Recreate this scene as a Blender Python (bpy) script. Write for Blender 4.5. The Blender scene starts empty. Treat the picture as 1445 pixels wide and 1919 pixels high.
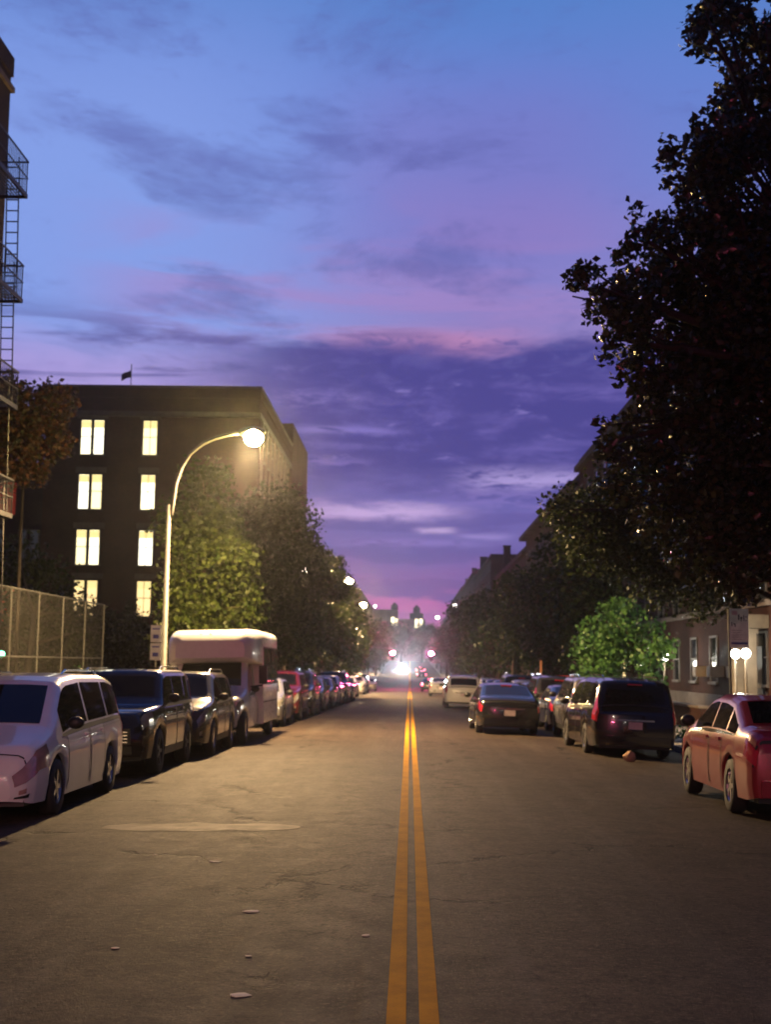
import bpy, math, random
import numpy as np
from mathutils import Matrix, Vector, Euler
random.seed(7)
R = math.radians
C = bpy.context.scene.collection
sc = bpy.context.scene

# ------------------------------------------------------------------ camera
F_PX, PW, PH = 2500.0, 1445.0, 1919.0
PITCH, YAW, ROLL = 0.11343, 0.01979, 0.015
CAM = Vector((0, 0, 1.85))
cd = bpy.data.cameras.new('camera'); cam = bpy.data.objects.new('camera', cd); C.objects.link(cam)
cam.matrix_world = Matrix.Translation(CAM) @ Matrix.Rotation(YAW, 4, 'Z') @ Matrix.Rotation(math.pi/2+PITCH, 4, 'X') @ Matrix.Rotation(ROLL, 4, 'Z')
cd.sensor_fit = 'VERTICAL'; cd.sensor_height = 36.0; cd.lens = 36.0*F_PX/PH
cd.clip_start = 0.1; cd.clip_end = 3000
cd.dof.use_dof = True; cd.dof.focus_distance = 9.5; cd.dof.aperture_fstop = 2.8
sc.camera = cam
CM = cam.matrix_world.to_3x3()
def at(px, py, Y):
    d = CM @ Vector(((px-PW/2)/F_PX, -(py-PH/2)/F_PX, -1.0))
    return CAM + d*(Y/d.y)

# ------------------------------------------------------------------ exposure / render
sc.view_settings.view_transform = 'Standard'; sc.view_settings.look = 'None'
sc.view_settings.exposure = 0.0; sc.view_settings.gamma = 1.0
sc.view_settings.use_curve_mapping = False
sc.cycles.use_denoising = True
sc.cycles.max_bounces = 5; sc.cycles.diffuse_bounces = 2; sc.cycles.glossy_bounces = 3
sc.cycles.transmission_bounces = 3; sc.cycles.transparent_max_bounces = 8; sc.cycles.volume_bounces = 0
sc.cycles.sample_clamp_indirect = 3.0; sc.cycles.sample_clamp_direct = 0
sc.cycles.caustics_reflective = False; sc.cycles.caustics_refractive = False

# ------------------------------------------------------------------ node helpers
def lin(c):
    return tuple(((v/255.0)/12.92 if v/255.0 <= 0.04045 else ((v/255.0+0.055)/1.055)**2.4) for v in c)
class NT:
    def __init__(s, tree): s.t = tree
    def n(s, typ, **kw):
        nd = s.t.nodes.new(typ)
        for k, v in kw.items():
            if k.startswith('i_'):
                key = k[2:]; key = int(key) if key.isdigit() else key.replace('_', ' ')
                s.set(nd.inputs[key], v)
            else: setattr(nd, k, v)
        return nd
    def set(s, sock, v):
        if isinstance(v, bpy.types.NodeSocket): s.t.links.new(v, sock)
        else: sock.default_value = v
    def m(s, op, a, b=0.0, c=0.0, clamp=False):
        nd = s.t.nodes.new('ShaderNodeMath'); nd.operation = op; nd.use_clamp = clamp
        s.set(nd.inputs[0], a); s.set(nd.inputs[1], b); s.set(nd.inputs[2], c)
        return nd.outputs[0]
    def mix(s, f, a, b, mode='MIX'):
        nd = s.t.nodes.new('ShaderNodeMix'); nd.data_type = 'RGBA'; nd.blend_type = mode
        s.set(nd.inputs[0], f); s.set(nd.inputs[6], a if isinstance(a, bpy.types.NodeSocket) else (*a, 1)); s.set(nd.inputs[7], b if isinstance(b, bpy.types.NodeSocket) else (*b, 1))
        return nd.outputs[2]
    def sm(s, x, lo, hi):
        nd = s.t.nodes.new('ShaderNodeMapRange'); nd.interpolation_type = 'SMOOTHSTEP'
        s.set(nd.inputs[0], x); nd.inputs[1].default_value = lo; nd.inputs[2].default_value = hi
        return nd.outputs[0]
    def noise(s, vec, scale, detail=4, rough=0.55, dist=0.0):
        nd = s.t.nodes.new('ShaderNodeTexNoise')
        if vec is not None: s.set(nd.inputs['Vector'], vec)
        nd.inputs['Scale'].default_value = scale; nd.inputs['Detail'].default_value = detail
        nd.inputs['Roughness'].default_value = rough; nd.inputs['Distortion'].default_value = dist
        return nd.outputs[0]
    def vec(s, x, y, z):
        nd = s.t.nodes.new('ShaderNodeCombineXYZ'); s.set(nd.inputs[0], x); s.set(nd.inputs[1], y); s.set(nd.inputs[2], z)
        return nd.outputs[0]

# ------------------------------------------------------------------ sky (dusk, procedural)
SKY_GAIN = 1.0
HAZE = .0003
w = bpy.data.worlds.new('World'); sc.world = w; w.use_nodes = True
wt = w.node_tree; wt.nodes.clear(); N = NT(wt)
tc = N.n('ShaderNodeTexCoord')
sep = N.n('ShaderNodeSeparateXYZ', i_0=tc.outputs['Generated'])
dx, dy, dz = sep.outputs
hyp = N.m('SQRT', N.m('ADD', N.m('MULTIPLY', dx, dx), N.m('MULTIPLY', dy, dy)))
v0 = N.m('DIVIDE', dz, N.m('MAXIMUM', hyp, 0.02))          # tangent of the elevation
a0 = N.m('ARCTAN2', dx, dy)                                  # azimuth from the street axis
vv = N.m('ADD', v0, 0.10); vv = N.m('MAXIMUM', vv, 0.03)
ac = N.m('MULTIPLY', N.m('SINE', a0), 1.0)
yc = N.m('SUBTRACT', 1.0, N.m('COSINE', a0))
P = N.vec(N.m('DIVIDE', ac, vv), N.m('DIVIDE', 1.0, vv), yc)            # cloud-layer coordinates
Pl = N.vec(N.m('DIVIDE', N.m('MULTIPLY', ac, 0.45), vv), N.m('DIVIDE', 1.0, vv), yc)
n1 = N.noise(P, 1.9, 6, 0.6, 0.4); n2 = N.noise(Pl, 3.6, 7, 0.62, 0.6)
n3 = N.noise(N.vec(N.m('MULTIPLY', ac, 12.0), N.m('MULTIPLY', v0, 60.0), yc), 1.0, 5, 0.6)
nA = N.m('SUBTRACT', n1, 0.5); nB = N.m('SUBTRACT', n2, 0.5); nC = N.m('SUBTRACT', n3, 0.5)
v = N.m('ADD', v0, N.m('MULTIPLY', nA, 0.05)); a = a0
ramp = N.n('ShaderNodeValToRGB'); cr = ramp.color_ramp
stops = [(-.05,(120,75,110)),(.0,(190,105,160)),(.035,(178,100,166)),(.055,(128,84,160)),(.085,(104,94,170)),(.13,(98,94,174)),
         (.19,(122,104,178)),(.235,(146,126,190)),(.29,(134,128,200)),(.36,(116,130,206)),(.45,(100,130,208)),(.52,(86,128,202)),(.8,(62,104,184)),(1.6,(44,82,160))]
rng_ = (-.05, 1.6)
while len(cr.elements) > 1: cr.elements.remove(cr.elements[0])
for i, (p, c) in enumerate(stops):
    q = (p-rng_[0])/(rng_[1]-rng_[0])
    e = cr.elements[0] if i == 0 else cr.elements.new(q)
    e.position = q; e.color = (*lin(c), 1)
N.set(ramp.inputs[0], N.m('DIVIDE', N.m('ADD', v, 0.05), 1.65))
col = ramp.outputs[0]
# the clear pale blue towards the left of the street, lavender near the roofs
left = N.m('MULTIPLY', N.sm(a, 0.08, -0.22), N.m('MULTIPLY', N.sm(v, .17, .25), N.sm(v, .62, .36)))
col = N.mix(N.m('MULTIPLY', left, .95), col, lin((132, 160, 232)))
lav = N.m('MULTIPLY', N.sm(a, -0.04, -0.2), N.m('MULTIPLY', N.sm(v, .16, .2), N.sm(v, .26, .21)))
col = N.mix(N.m('MULTIPLY', lav, .95), col, lin((172, 156, 220)))
# pink afterglow wisps
pm = N.m('MULTIPLY', N.m('MULTIPLY', N.sm(v, .215, .26), N.sm(v, .40, .29)), N.m('MULTIPLY', N.sm(a, -.29, -.17), N.sm(a, .24, .06)))
pm = N.m('MULTIPLY', pm, N.sm(nB, -.10, .12))
col = N.mix(N.m('MULTIPLY', pm, .62), col, lin((166, 132, 196)))
pm2 = N.m('MULTIPLY', N.m('MULTIPLY', N.sm(v, .28, .33), N.sm(v, .50, .40)), N.m('MULTIPLY', N.sm(a, -.12, .0), N.sm(a, .22, .08)))
col = N.mix(N.m('MULTIPLY', pm2, .42), col, lin((128, 112, 190)))
pm3 = N.m('MULTIPLY', N.m('MULTIPLY', N.sm(v0, .225, .242), N.sm(v0, .262, .247)), N.m('MULTIPLY', N.sm(a, -.12, -.03), N.sm(a, .12, .04)))
col = N.mix(N.m('MULTIPLY', N.m('MULTIPLY', pm3, N.sm(nB, -.16, .08)), .75), col, lin((196, 132, 178)))
# grey violet wisps drifting in the blue
wm = N.m('MULTIPLY', N.m('MULTIPLY', N.sm(v, .2, .28), N.sm(v, .62, .42)), N.sm(nA, -.01, .11))
col = N.mix(N.m('MULTIPLY', wm, .42), col, lin((84, 88, 158)))
wm2 = N.m('MULTIPLY', N.m('MULTIPLY', N.sm(v0, .19, .215), N.sm(v0, .275, .235)), N.m('MULTIPLY', N.sm(nB, -.03, .10), N.sm(a, .06, -.02)))
col = N.mix(N.m('MULTIPLY', wm2, .85), col, lin((86, 84, 152)))
# dark violet bank above the end of the street, frayed upper edge
edge = N.m('ADD', v0, N.m('MULTIPLY', nB, .035)); edge = N.m('ADD', edge, N.m('MULTIPLY', nC, .034))
aw = N.m('ADD', a, N.m('MULTIPLY', nA, .10))
bank = N.m('MULTIPLY', N.m('MULTIPLY', N.sm(edge, .112, .15), N.sm(edge, .250, .232)), N.sm(aw, -.22, -.07))
n4 = N.noise(N.vec(N.m('MULTIPLY', ac, 30.0), N.m('MULTIPLY', v0, 75.0), yc), 1.0, 7, .68, .5); nD = N.m('SUBTRACT', n4, .5)
col = N.mix(N.m('MULTIPLY', bank, .95), col, N.mix(N.sm(N.m('ADD', nB, nD), -.08, .3), lin((62, 57, 138)), lin((94, 84, 164))))
puff = N.m('MULTIPLY', N.m('MULTIPLY', N.sm(v0, .205, .222), N.sm(v0, .262, .236)), N.m('MULTIPLY', N.sm(nD, .02, .1), N.sm(a, -.12, -.02)))
col = N.mix(N.m('MULTIPLY', puff, .8), col, lin((82, 76, 150)))
gap = N.m('MULTIPLY', N.m('MULTIPLY', N.sm(v0, .10, .12), N.sm(v0, .235, .20)), N.sm(N.m('ADD', N.m('MULTIPLY', nC, .9), nD), .14, .30))
col = N.mix(N.m('MULTIPLY', gap, .6), col, lin((138, 124, 198)))
mott = N.m('MULTIPLY', N.sm(v0, .2, .3), N.sm(N.m('ADD', nD, N.m('MULTIPLY', nA, 1.2)), .0, .28))
col = N.mix(N.m('MULTIPLY', mott, .32), col, lin((92, 96, 170)))
# lower strata: violet bars over mauve and magenta
bars = N.m('SINE', N.m('ADD', N.m('MULTIPLY', v0, 250.0), N.m('ADD', N.m('MULTIPLY', nA, 9.0), N.m('MULTIPLY', nC, 5.0))))
low = N.m('MULTIPLY', N.m('MULTIPLY', N.sm(v0, .02, .05), N.sm(v0, .15, .11)), N.sm(bars, -.5, .9))
col = N.mix(N.m('MULTIPLY', low, .5), col, lin((78, 68, 148)))
mag = N.m('MULTIPLY', N.m('MULTIPLY', N.sm(v0, .012, .03), N.sm(v0, .062, .045)), N.sm(bars, .3, -.9))
col = N.mix(N.m('MULTIPLY', mag, .6), col, lin((186, 92, 168)))
n5 = N.noise(N.vec(N.m('MULTIPLY', ac, 40.0), N.m('MULTIPLY', v0, 160.0), yc), 1.0, 6, .65, .4); nE = N.m('SUBTRACT', n5, .5)
def streak(v_c, hv, a_c, ha, colr, amt, thr=-.12):
    global col
    dv = N.m('DIVIDE', N.m('SUBTRACT', N.m('ADD', v0, N.m('MULTIPLY', N.m('ADD', nC, nE), hv*2.4)), v_c), hv)
    da = N.m('DIVIDE', N.m('SUBTRACT', a, a_c), ha)
    r2 = N.m('ADD', N.m('MULTIPLY', dv, dv), N.m('POWER', N.m('ABSOLUTE', da), 4.0))
    g = N.m('MULTIPLY', N.m('EXPONENT', N.m('MULTIPLY', r2, -1.0)), N.sm(N.m('ADD', nE, N.m('MULTIPLY', nC, .5)), thr, thr+.16))
    col = N.mix(N.m('MULTIPLY', g, amt), col, lin(colr))
streak(.1145, .0055, -.022, .058, (196, 168, 222), .95, -.3)
streak(.140, .008, .095, .055, (178, 160, 222), .85, -.12)
streak(.125, .009, .07, .05, (128, 112, 190), .6, -.1)
streak(.1005, .0022, .018, .015, (190, 165, 216), .9, -.4)
streak(.0965, .0022, .055, .020, (150, 134, 205), .8, -.3)
streak(.0905, .0025, .0, .05, (140, 120, 198), .6, -.2)
streak(.176, .003, -.052, .042, (128, 116, 196), .8, -.2)
streak(.20, .006, -.07, .035, (134, 118, 192), .6, -.1)
streak(.152, .004, -.06, .03, (120, 104, 186), .6, -.1)
# faint physical twilight below the cloud layer (sun already under the horizon)
nis = N.n('ShaderNodeTexSky'); nis.sky_type = 'NISHITA'; nis.sun_disc = False
nis.sun_elevation = R(-3.0); nis.sun_rotation = R(0.0)
# away from the afterglow the dusk sky is dimmer
west = N.sm(dy, -.35, .8)
col = N.mix(N.m('SUBTRACT', 1.0, west), col, lin((36, 38, 78)))
b1 = N.n('ShaderNodeBackground'); N.set(b1.inputs[0], col); b1.inputs[1].default_value = SKY_GAIN
b2 = N.n('ShaderNodeBackground'); N.set(b2.inputs[0], nis.outputs[0]); b2.inputs[1].default_value = 0.05
ad = N.n('ShaderNodeAddShader'); N.set(ad.inputs[0], b1.outputs[0]); N.set(ad.inputs[1], b2.outputs[0])
wo = N.n('ShaderNodeOutputWorld'); N.set(wo.inputs[0], ad.outputs[0])
w.cycles.sampling_method = 'AUTOMATIC'

# afterglow from the west, the sun itself gone: very weak and wide
sd = bpy.data.lights.new('afterglow', 'SUN'); so = bpy.data.objects.new('afterglow', sd); C.objects.link(so)
sd.energy = 0.02; sd.angle = R(30); sd.color = (1.0, 0.72, 0.85)
so.rotation_euler = Euler((R(-84), 0, 0)); so.location = (0, 60, 40)

# ------------------------------------------------------------------ materials
MATS = {}
def pmat(name, base, rough=0.6, metal=0.0, spec=0.5, coat=0.0, var=0.15, vscale=6.0, bump=0.0, bscale=40.0, emit=None, estr=0.0, alt=None, trans=0.0, islands=False):
    if name in MATS: return MATS[name]
    m = bpy.data.materials.new(name); m.use_nodes = True; t = m.node_tree; t.nodes.clear(); n = NT(t)
    out = n.n('ShaderNodeOutputMaterial'); b = n.n('ShaderNodeBsdfPrincipled')
    tcn = n.n('ShaderNodeTexCoord'); oc = tcn.outputs['Object']
    nz = n.noise(oc, vscale, 4, .6)
    alt = alt or tuple(c*(1-var*1.6) for c in base)
    f = n.sm(nz, .3, .7)
    if islands:
        g = n.n('ShaderNodeNewGeometry'); f = g.outputs['Random Per Island']
    c = n.mix(f, base, alt)
    n.set(b.inputs['Base Color'], c); b.inputs['Metallic'].default_value = metal
    n.set(b.inputs['Roughness'], n.m('ADD', rough-.04, n.m('MULTIPLY', nz, .08)))
    b.inputs['Specular IOR Level'].default_value = spec
    b.inputs['Coat Weight'].default_value = coat; b.inputs['Coat Roughness'].default_value = .04
    if trans: b.inputs['Transmission Weight'].default_value = trans
    if bump:
        bp = n.n('ShaderNodeBump'); bp.inputs['Strength'].default_value = bump; bp.inputs['Distance'].default_value = .02
        n.set(bp.inputs['Height'], n.noise(oc, bscale, 3, .6)); n.set(b.inputs['Normal'], bp.outputs[0])
    if emit:
        b.inputs['Emission Color'].default_value = (*emit, 1); b.inputs['Emission Strength'].default_value = estr
    n.set(out.inputs[0], b.outputs[0]); MATS[name] = m
    return m
def brickmat(name, c1, c2, mortar, scale=1.0):
    if name in MATS: return MATS[name]
    m = bpy.data.materials.new(name); m.use_nodes = True; t = m.node_tree; t.nodes.clear(); n = NT(t)
    out = n.n('ShaderNodeOutputMaterial'); b = n.n('ShaderNodeBsdfPrincipled'); b.inputs['Roughness'].default_value = .95; b.inputs['Specular IOR Level'].default_value = .12
    tcn = n.n('ShaderNodeTexCoord'); s_ = n.n('ShaderNodeSeparateXYZ', i_0=tcn.outputs['Object'])
    vec = n.vec(n.m('ADD', s_.outputs[0], s_.outputs[1]), s_.outputs[2], 0.0)
    br = n.n('ShaderNodeTexBrick'); n.set(br.inputs['Vector'], vec); br.inputs['Color1'].default_value = (*c1, 1)
    br.inputs['Color2'].default_value = (*c2, 1); br.inputs['Mortar'].default_value = (*mortar, 1)
    br.inputs['Scale'].default_value = 1.0; br.inputs['Brick Width'].default_value = .22*scale; br.inputs['Row Height'].default_value = .075*scale
    br.inputs['Mortar Size'].default_value = .01
    nz = n.noise(tcn.outputs['Object'], .35, 5, .65)
    n.set(b.inputs['Base Color'], n.mix(n.m('MULTIPLY', n.sm(nz, .35, .7), .55), br.outputs[0], tuple(x*.5 for x in c2)))
    bp = n.n('ShaderNodeBump'); bp.inputs['Strength'].default_value = .4; bp.inputs['Distance'].default_value = .02
    n.set(bp.inputs['Height'], br.outputs[1]); bp.invert = True; n.set(b.inputs['Normal'], bp.outputs[0])
    n.set(out.inputs[0], b.outputs[0]); MATS[name] = m
    return m

def asphalt():
    m = bpy.data.materials.new('asphalt'); m.use_nodes = True; t = m.node_tree; t.nodes.clear(); n = NT(t)
    out = n.n('ShaderNodeOutputMaterial'); b = n.n('ShaderNodeBsdfPrincipled')
    oc = n.n('ShaderNodeTexCoord').outputs['Object']
    s_ = n.n('ShaderNodeSeparateXYZ', i_0=oc)
    big = n.noise(oc, .35, 6, .65); mid = n.noise(oc, 3.2, 5, .7, .5); fine = n.noise(oc, 55, 4, .75)
    lane = n.noise(n.vec(n.m('MULTIPLY', s_.outputs[0], 1.6), n.m('MULTIPLY', s_.outputs[1], .08), 0.0), 1.0, 4, .6)
    c = n.mix(n.sm(big, .35, .68), (.038, .026, .021), (.068, .049, .037))
    c = n.mix(n.m('MULTIPLY', n.sm(mid, .42, .68), .6), c, (.030, .026, .026))
    blot = n.noise(oc, 8.5, 5, .75, .8)
    c = n.mix(n.m('MULTIPLY', n.sm(blot, .48, .64), .6), c, (.014, .011, .010))
    c = n.mix(n.m('MULTIPLY', n.sm(blot, .44, .30), .5), c, (.10, .078, .054))
    c = n.mix(n.m('MULTIPLY', n.sm(n.noise(oc, .9, 3, .5), .6, .72), .7), c, (.013, .011, .010))
    c = n.mix(n.m('MULTIPLY', n.sm(lane, .45, .7), .4), c, (.095, .084, .072))
    grit = n.noise(oc, 26, 4, .8)
    c = n.mix(n.m('MULTIPLY', n.sm(grit, .50, .70), .65), c, (.15, .12, .085))
    c = n.mix(n.sm(fine, .60, .74), c, (.20, .17, .13))
    c = n.mix(n.m('MULTIPLY', n.sm(n.noise(oc, 17, 4, .8), .50, .66), .75), c, (.018, .014, .012))
    c = n.mix(n.m('MULTIPLY', n.sm(n.noise(oc, 30, 3, .7), .5, .68), .6), c, (.018, .016, .016))
    vo = n.n('ShaderNodeTexVoronoi', feature='DISTANCE_TO_EDGE'); n.set(vo.inputs['Vector'], n.vec(n.m('ADD', s_.outputs[0], n.m('MULTIPLY', mid, 1.1)), n.m('ADD', s_.outputs[1], n.m('MULTIPLY', big, 3.0)), 0.0)); vo.inputs['Scale'].default_value = .23
    crack = n.m('MULTIPLY', n.sm(vo.outputs[0], .012, .0), n.sm(n.noise(oc, .6, 2), .45, .6))
    c = n.mix(crack, c, (.012, .011, .011))
    n.set(b.inputs['Base Color'], c)
    n.set(b.inputs['Roughness'], n.m('ADD', .56, n.m('MULTIPLY', mid, .3)))
    b.inputs['Specular IOR Level'].default_value = .07
    bp = n.n('ShaderNodeBump'); bp.inputs['Strength'].default_value = .8; bp.inputs['Distance'].default_value = .012
    h = n.m('ADD', n.noise(oc, 70, 4, .7), n.m('MULTIPLY', n.noise(oc, 14, 4, .6), .9)); n.set(bp.inputs['Height'], n.m('SUBTRACT', h, n.m('MULTIPLY', crack, 2.0)))
    n.set(b.inputs['Normal'], bp.outputs[0]); n.set(out.inputs[0], b.outputs[0])
    return m
def linepaint():
    m = bpy.data.materials.new('yellow_road_paint'); m.use_nodes = True; t = m.node_tree; t.nodes.clear(); n = NT(t)
    out = n.n('ShaderNodeOutputMaterial'); b = n.n('ShaderNodeBsdfPrincipled'); oc = n.n('ShaderNodeTexCoord').outputs['Object']
    c = n.mix(n.sm(n.noise(oc, 2.2, 6, .7), .35, .7), (.56, .27, .014), (.40, .185, .012))
    c = n.mix(n.m('MULTIPLY', n.sm(n.noise(oc, 38, 4, .8), .56, .72), .7), c, (.16, .10, .045))
    n.set(b.inputs['Base Color'], c); b.inputs['Roughness'].default_value = .85; b.inputs['Specular IOR Level'].default_value = .06
    bp = n.n('ShaderNodeBump'); bp.inputs['Strength'].default_value = .4; bp.inputs['Distance'].default_value = .01
    n.set(bp.inputs['Height'], n.noise(oc, 60, 4, .7)); n.set(b.inputs['Normal'], bp.outputs[0]); n.set(out.inputs[0], b.outputs[0])
    return m

M_asph = asphalt(); M_line = linepaint()
M_conc = pmat('concrete', (.30, .28, .25), .85, var=.25, vscale=3, bump=.3)
M_patch = pmat('patch_asphalt', (.16, .125, .09), .68, var=.35, vscale=3, bump=.6, bscale=40, spec=.08)
M_dirt = pmat('ground_soil', (.035, .035, .03), .95, var=.3, vscale=1)
M_steel = pmat('galvanised_steel', (.055, .052, .046), .6, .0, var=.15)
M_darkmetal = pmat('dark_painted_iron', (.02, .02, .022), .5, .2)
M_rubber = pmat('tyre_rubber', (.015, .015, .016), .75)
M_rim = pmat('alloy_rim', (.62, .62, .6), .25, .85)
M_black = pmat('black_plastic', (.012, .012, .013), .5)
M_glass = pmat('tinted_car_glass', (.007, .007, .009), .03, spec=.3)
M_chrome = pmat('chrome_trim', (.75, .75, .75), .12, 1.0)
M_head = pmat('headlight_lens', (.42, .40, .36), .15, .4, coat=1.0)
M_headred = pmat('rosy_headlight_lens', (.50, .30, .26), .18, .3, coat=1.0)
M_tail = pmat('tail_lens_red', (.30, .012, .02), .15, coat=1.0, emit=(1, .03, .08), estr=.05)
M_plate = pmat('licence_plate', (.72, .60, .62), .5)
M_bark = pmat('tree_bark', (.035, .026, .018), .9, var=.3, vscale=8, bump=.6, bscale=18)
M_barkpale = pmat('pale_tree_bark', (.20, .17, .10), .85, var=.3, vscale=8, bump=.4)
def leafmat(name, c1, c2, rough=.42, trans=.25):
    m = pmat(name, c1, rough, alt=c2, islands=True, spec=.4 if 'glossy' in name or 'fresh' in name else .12)
    b = [x for x in m.node_tree.nodes if x.type == 'BSDF_PRINCIPLED'][0]
    t = m.node_tree; n = NT(t); tr = n.n('ShaderNodeBsdfTranslucent'); src = b.inputs['Base Color'].links[0].from_socket
    n.set(tr.inputs[0], src); mx = n.n('ShaderNodeMixShader'); mx.inputs[0].default_value = trans
    n.set(mx.inputs[1], b.outputs[0]); n.set(mx.inputs[2], tr.outputs[0])
    n.set([x for x in t.nodes if x.type == 'OUTPUT_MATERIAL'][0].inputs[0], mx.outputs[0])
    return m
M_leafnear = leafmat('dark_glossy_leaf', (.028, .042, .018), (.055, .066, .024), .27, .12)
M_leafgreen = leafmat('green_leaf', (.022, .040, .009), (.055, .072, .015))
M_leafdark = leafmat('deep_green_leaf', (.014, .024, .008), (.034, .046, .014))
M_leafyoung = leafmat('fresh_green_leaf', (.05, .14, .035), (.09, .20, .05))
M_leafrust = leafmat('rusty_leaf', (.12, .05, .025), (.035, .045, .018))
M_brickS = brickmat('school_brick', (.085, .040, .030), (.060, .030, .025), (.085, .06, .05))
M_brickR = brickmat('red_brick', (.055, .018, .011), (.036, .013, .010), (.036, .027, .021))
M_brickD = brickmat('dark_brick', (.06, .042, .04), (.045, .034, .034), (.08, .07, .065))
M_stone = pmat('limestone_trim', (.14, .11, .085), .85, var=.2, vscale=2)
M_stoneR = pmat('pale_entry_stone', (.22, .18, .13), .8, var=.2, vscale=2)
M_frame = pmat('window_frame_paint', (.10, .09, .08), .6)
M_pane = pmat('dark_window_pane', (.02, .022, .028), .08, spec=.8)
M_litw = pmat('lit_window_pane', (.8, .75, .55), .4, emit=(1.0, .90, .58), estr=2.6)
M_litb = pmat('lit_window_pane_soft', (.8, .75, .5), .4, emit=(1.0, .86, .46), estr=1.9)
M_litc = pmat('lit_window_pane_cool', (.8, .8, .65), .4, emit=(1.0, .95, .72), estr=2.4)
M_lity = pmat('warm_lit_window_pane', (.8, .6, .35), .4, emit=(1.0, .72, .32), estr=1.5)
M_dimw = pmat('dim_bluish_window_pane', (.05, .06, .07), .3, emit=(.3, .4, .5), estr=.045)
M_blind = pmat('window_blind', (.7, .6, .3), .7, emit=(1.0, .80, .32), estr=1.2)
M_bulb = pmat('sodium_lamp_lens', (.9, .85, .7), .3, emit=(1.0, .68, .24), estr=1800)
M_globe = pmat('white_lamp_globe', (.9, .9, .85), .3, emit=(1.0, .97, .84), estr=26)
M_red = pmat('red_signal_lens', (.7, .02, .05), .3, emit=(1.0, .05, .16), estr=2600)
M_hl = pmat('headlamp_beam_lens', (.9, .95, 1), .2, emit=(.80, .92, 1.0), estr=2400)
M_tl = pmat('lit_tail_lens', (.7, .02, .05), .3, emit=(1.0, .10, .16), estr=25)
M_sig = pmat('signal_housing_yellow', (.45, .30, .03), .5)
M_white = pmat('white_bus_paint', (.80, .80, .80), .28, coat=.5, var=.06)
M_redcloth = pmat('red_panel', (.42, .03, .025), .7, emit=(1, .08, .05), estr=.05)
M_paper = pmat('paper_litter', (.62, .56, .42), .8)
M_bagm = pmat('brown_paper', (.48, .30, .17), .85, bump=.6, bscale=12)
M_signw = pmat('sign_white', (.75, .76, .66), .5, emit=(1, 1, .8), estr=.02)  # faint emission stands in for light falling on the plates
M_signb = pmat('sign_blue', (.06, .07, .30), .5)
M_signk = pmat('sign_black_print', (.03, .03, .03), .6)
M_signp = pmat('sign_pink_print', (.65, .42, .42), .6)
M_green = pmat('green_lamp_lens', (.1, .7, .4), .3, emit=(.2, 1.0, .65), estr=8)
M_tank = pmat('water_tank_wood', (.05, .04, .04), .9)
M_fence = pmat('fence_zinc', (.06, .06, .052), .7, .1)
M_pale = pmat('pale_render_wall', (.42, .34, .30), .85, var=.2, vscale=.3)
M_paleL = pmat('lit_render_wall', (.42, .32, .25), .85, emit=(1, .8, .62), estr=.12)

# ------------------------------------------------------------------ mesh helpers
class MB:
    def __init__(s): s.v = []; s.f = []
    def add(s, vs, fs):
        o = len(s.v); s.v += [tuple(p) for p in vs]; s.f += [tuple(i+o for i in f) for f in fs]; return s
    def box(s, x0, x1, y0, y1, z0, z1):
        return s.add([(x0,y0,z0),(x1,y0,z0),(x1,y1,z0),(x0,y1,z0),(x0,y0,z1),(x1,y0,z1),(x1,y1,z1),(x0,y1,z1)],
                     [(0,3,2,1),(4,5,6,7),(0,1,5,4),(1,2,6,5),(2,3,7,6),(3,0,4,7)])
    def tube(s, pts, rad, n=8, cap=True):
        pts = [Vector(p) for p in pts]; rad = rad if isinstance(rad, (list, tuple)) else [rad]*len(pts)
        vs = []; fs = []
        up = Vector((0, 0, 1)) if abs((pts[-1]-pts[0]).normalized().z) < .9 else Vector((1, 0, 0))
        for i, p in enumerate(pts):
            d = (pts[min(i+1, len(pts)-1)]-pts[max(i-1, 0)]).normalized()
            a_ = d.cross(up).normalized(); b_ = d.cross(a_).normalized()
            for k in range(n):
                t_ = 2*math.pi*k/n; vs.append(p+a_*math.cos(t_)*rad[i]+b_*math.sin(t_)*rad[i])
        for i in range(len(pts)-1):
            for k in range(n):
                k2 = (k+1) % n; fs.append((i*n+k, i*n+k2, (i+1)*n+k2, (i+1)*n+k))
        if cap: fs.append(tuple(range(n-1, -1, -1))); fs.append(tuple((len(pts)-1)*n+k for k in range(n)))
        return s.add(vs, fs)
    def lathe(s, prof, n=16, axis='z', c=(0,0,0)):   # prof: (r, h)
        vs = []; fs = []
        for r, h in prof:
            for k in range(n):
                t_ = 2*math.pi*k/n; x, y = r*math.cos(t_), r*math.sin(t_)
                p = (x, y, h) if axis == 'z' else ((h, x, y) if axis == 'x' else (x, h, y))
                vs.append((p[0]+c[0], p[1]+c[1], p[2]+c[2]))
        for i in range(len(prof)-1):
            for k in range(n):
                k2 = (k+1) % n; fs.append((i*n+k, i*n+k2, (i+1)*n+k2, (i+1)*n+k))
        return s.add(vs, fs)
    def sphere(s, c, r, n=12, m=8, sz=1.0):
        return s.lathe([(max(r*math.sin(math.pi*i/m), 1e-4), -r*sz*math.cos(math.pi*i/m)) for i in range(m+1)], n, 'z', c)
    def mesh(s, name, smooth=False):
        me = bpy.data.meshes.new(name); me.from_pydata(s.v, [], s.f); me.update()
        if smooth: me.polygons.foreach_set('use_smooth', [True]*len(me.polygons))
        return me
def obj(name, me, mat, parent=None, loc=None, smooth=False, kind=None):
    if isinstance(me, MB): me = me.mesh(name, smooth)
    o = bpy.data.objects.new(name, me); C.objects.link(o)
    if len(me.materials) == 0: me.materials.append(mat)
    elif me.materials[0] is not mat:
        o.material_slots[0].link = 'OBJECT'; o.material_slots[0].material = mat
    if parent: o.parent = parent
    if loc is not None: o.location = loc
    if kind: o['kind'] = kind
    return o
def tag(o, label, cat, group=None):
    o['label'] = label; o['category'] = cat
    if group: o['group'] = group
    return o
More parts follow.
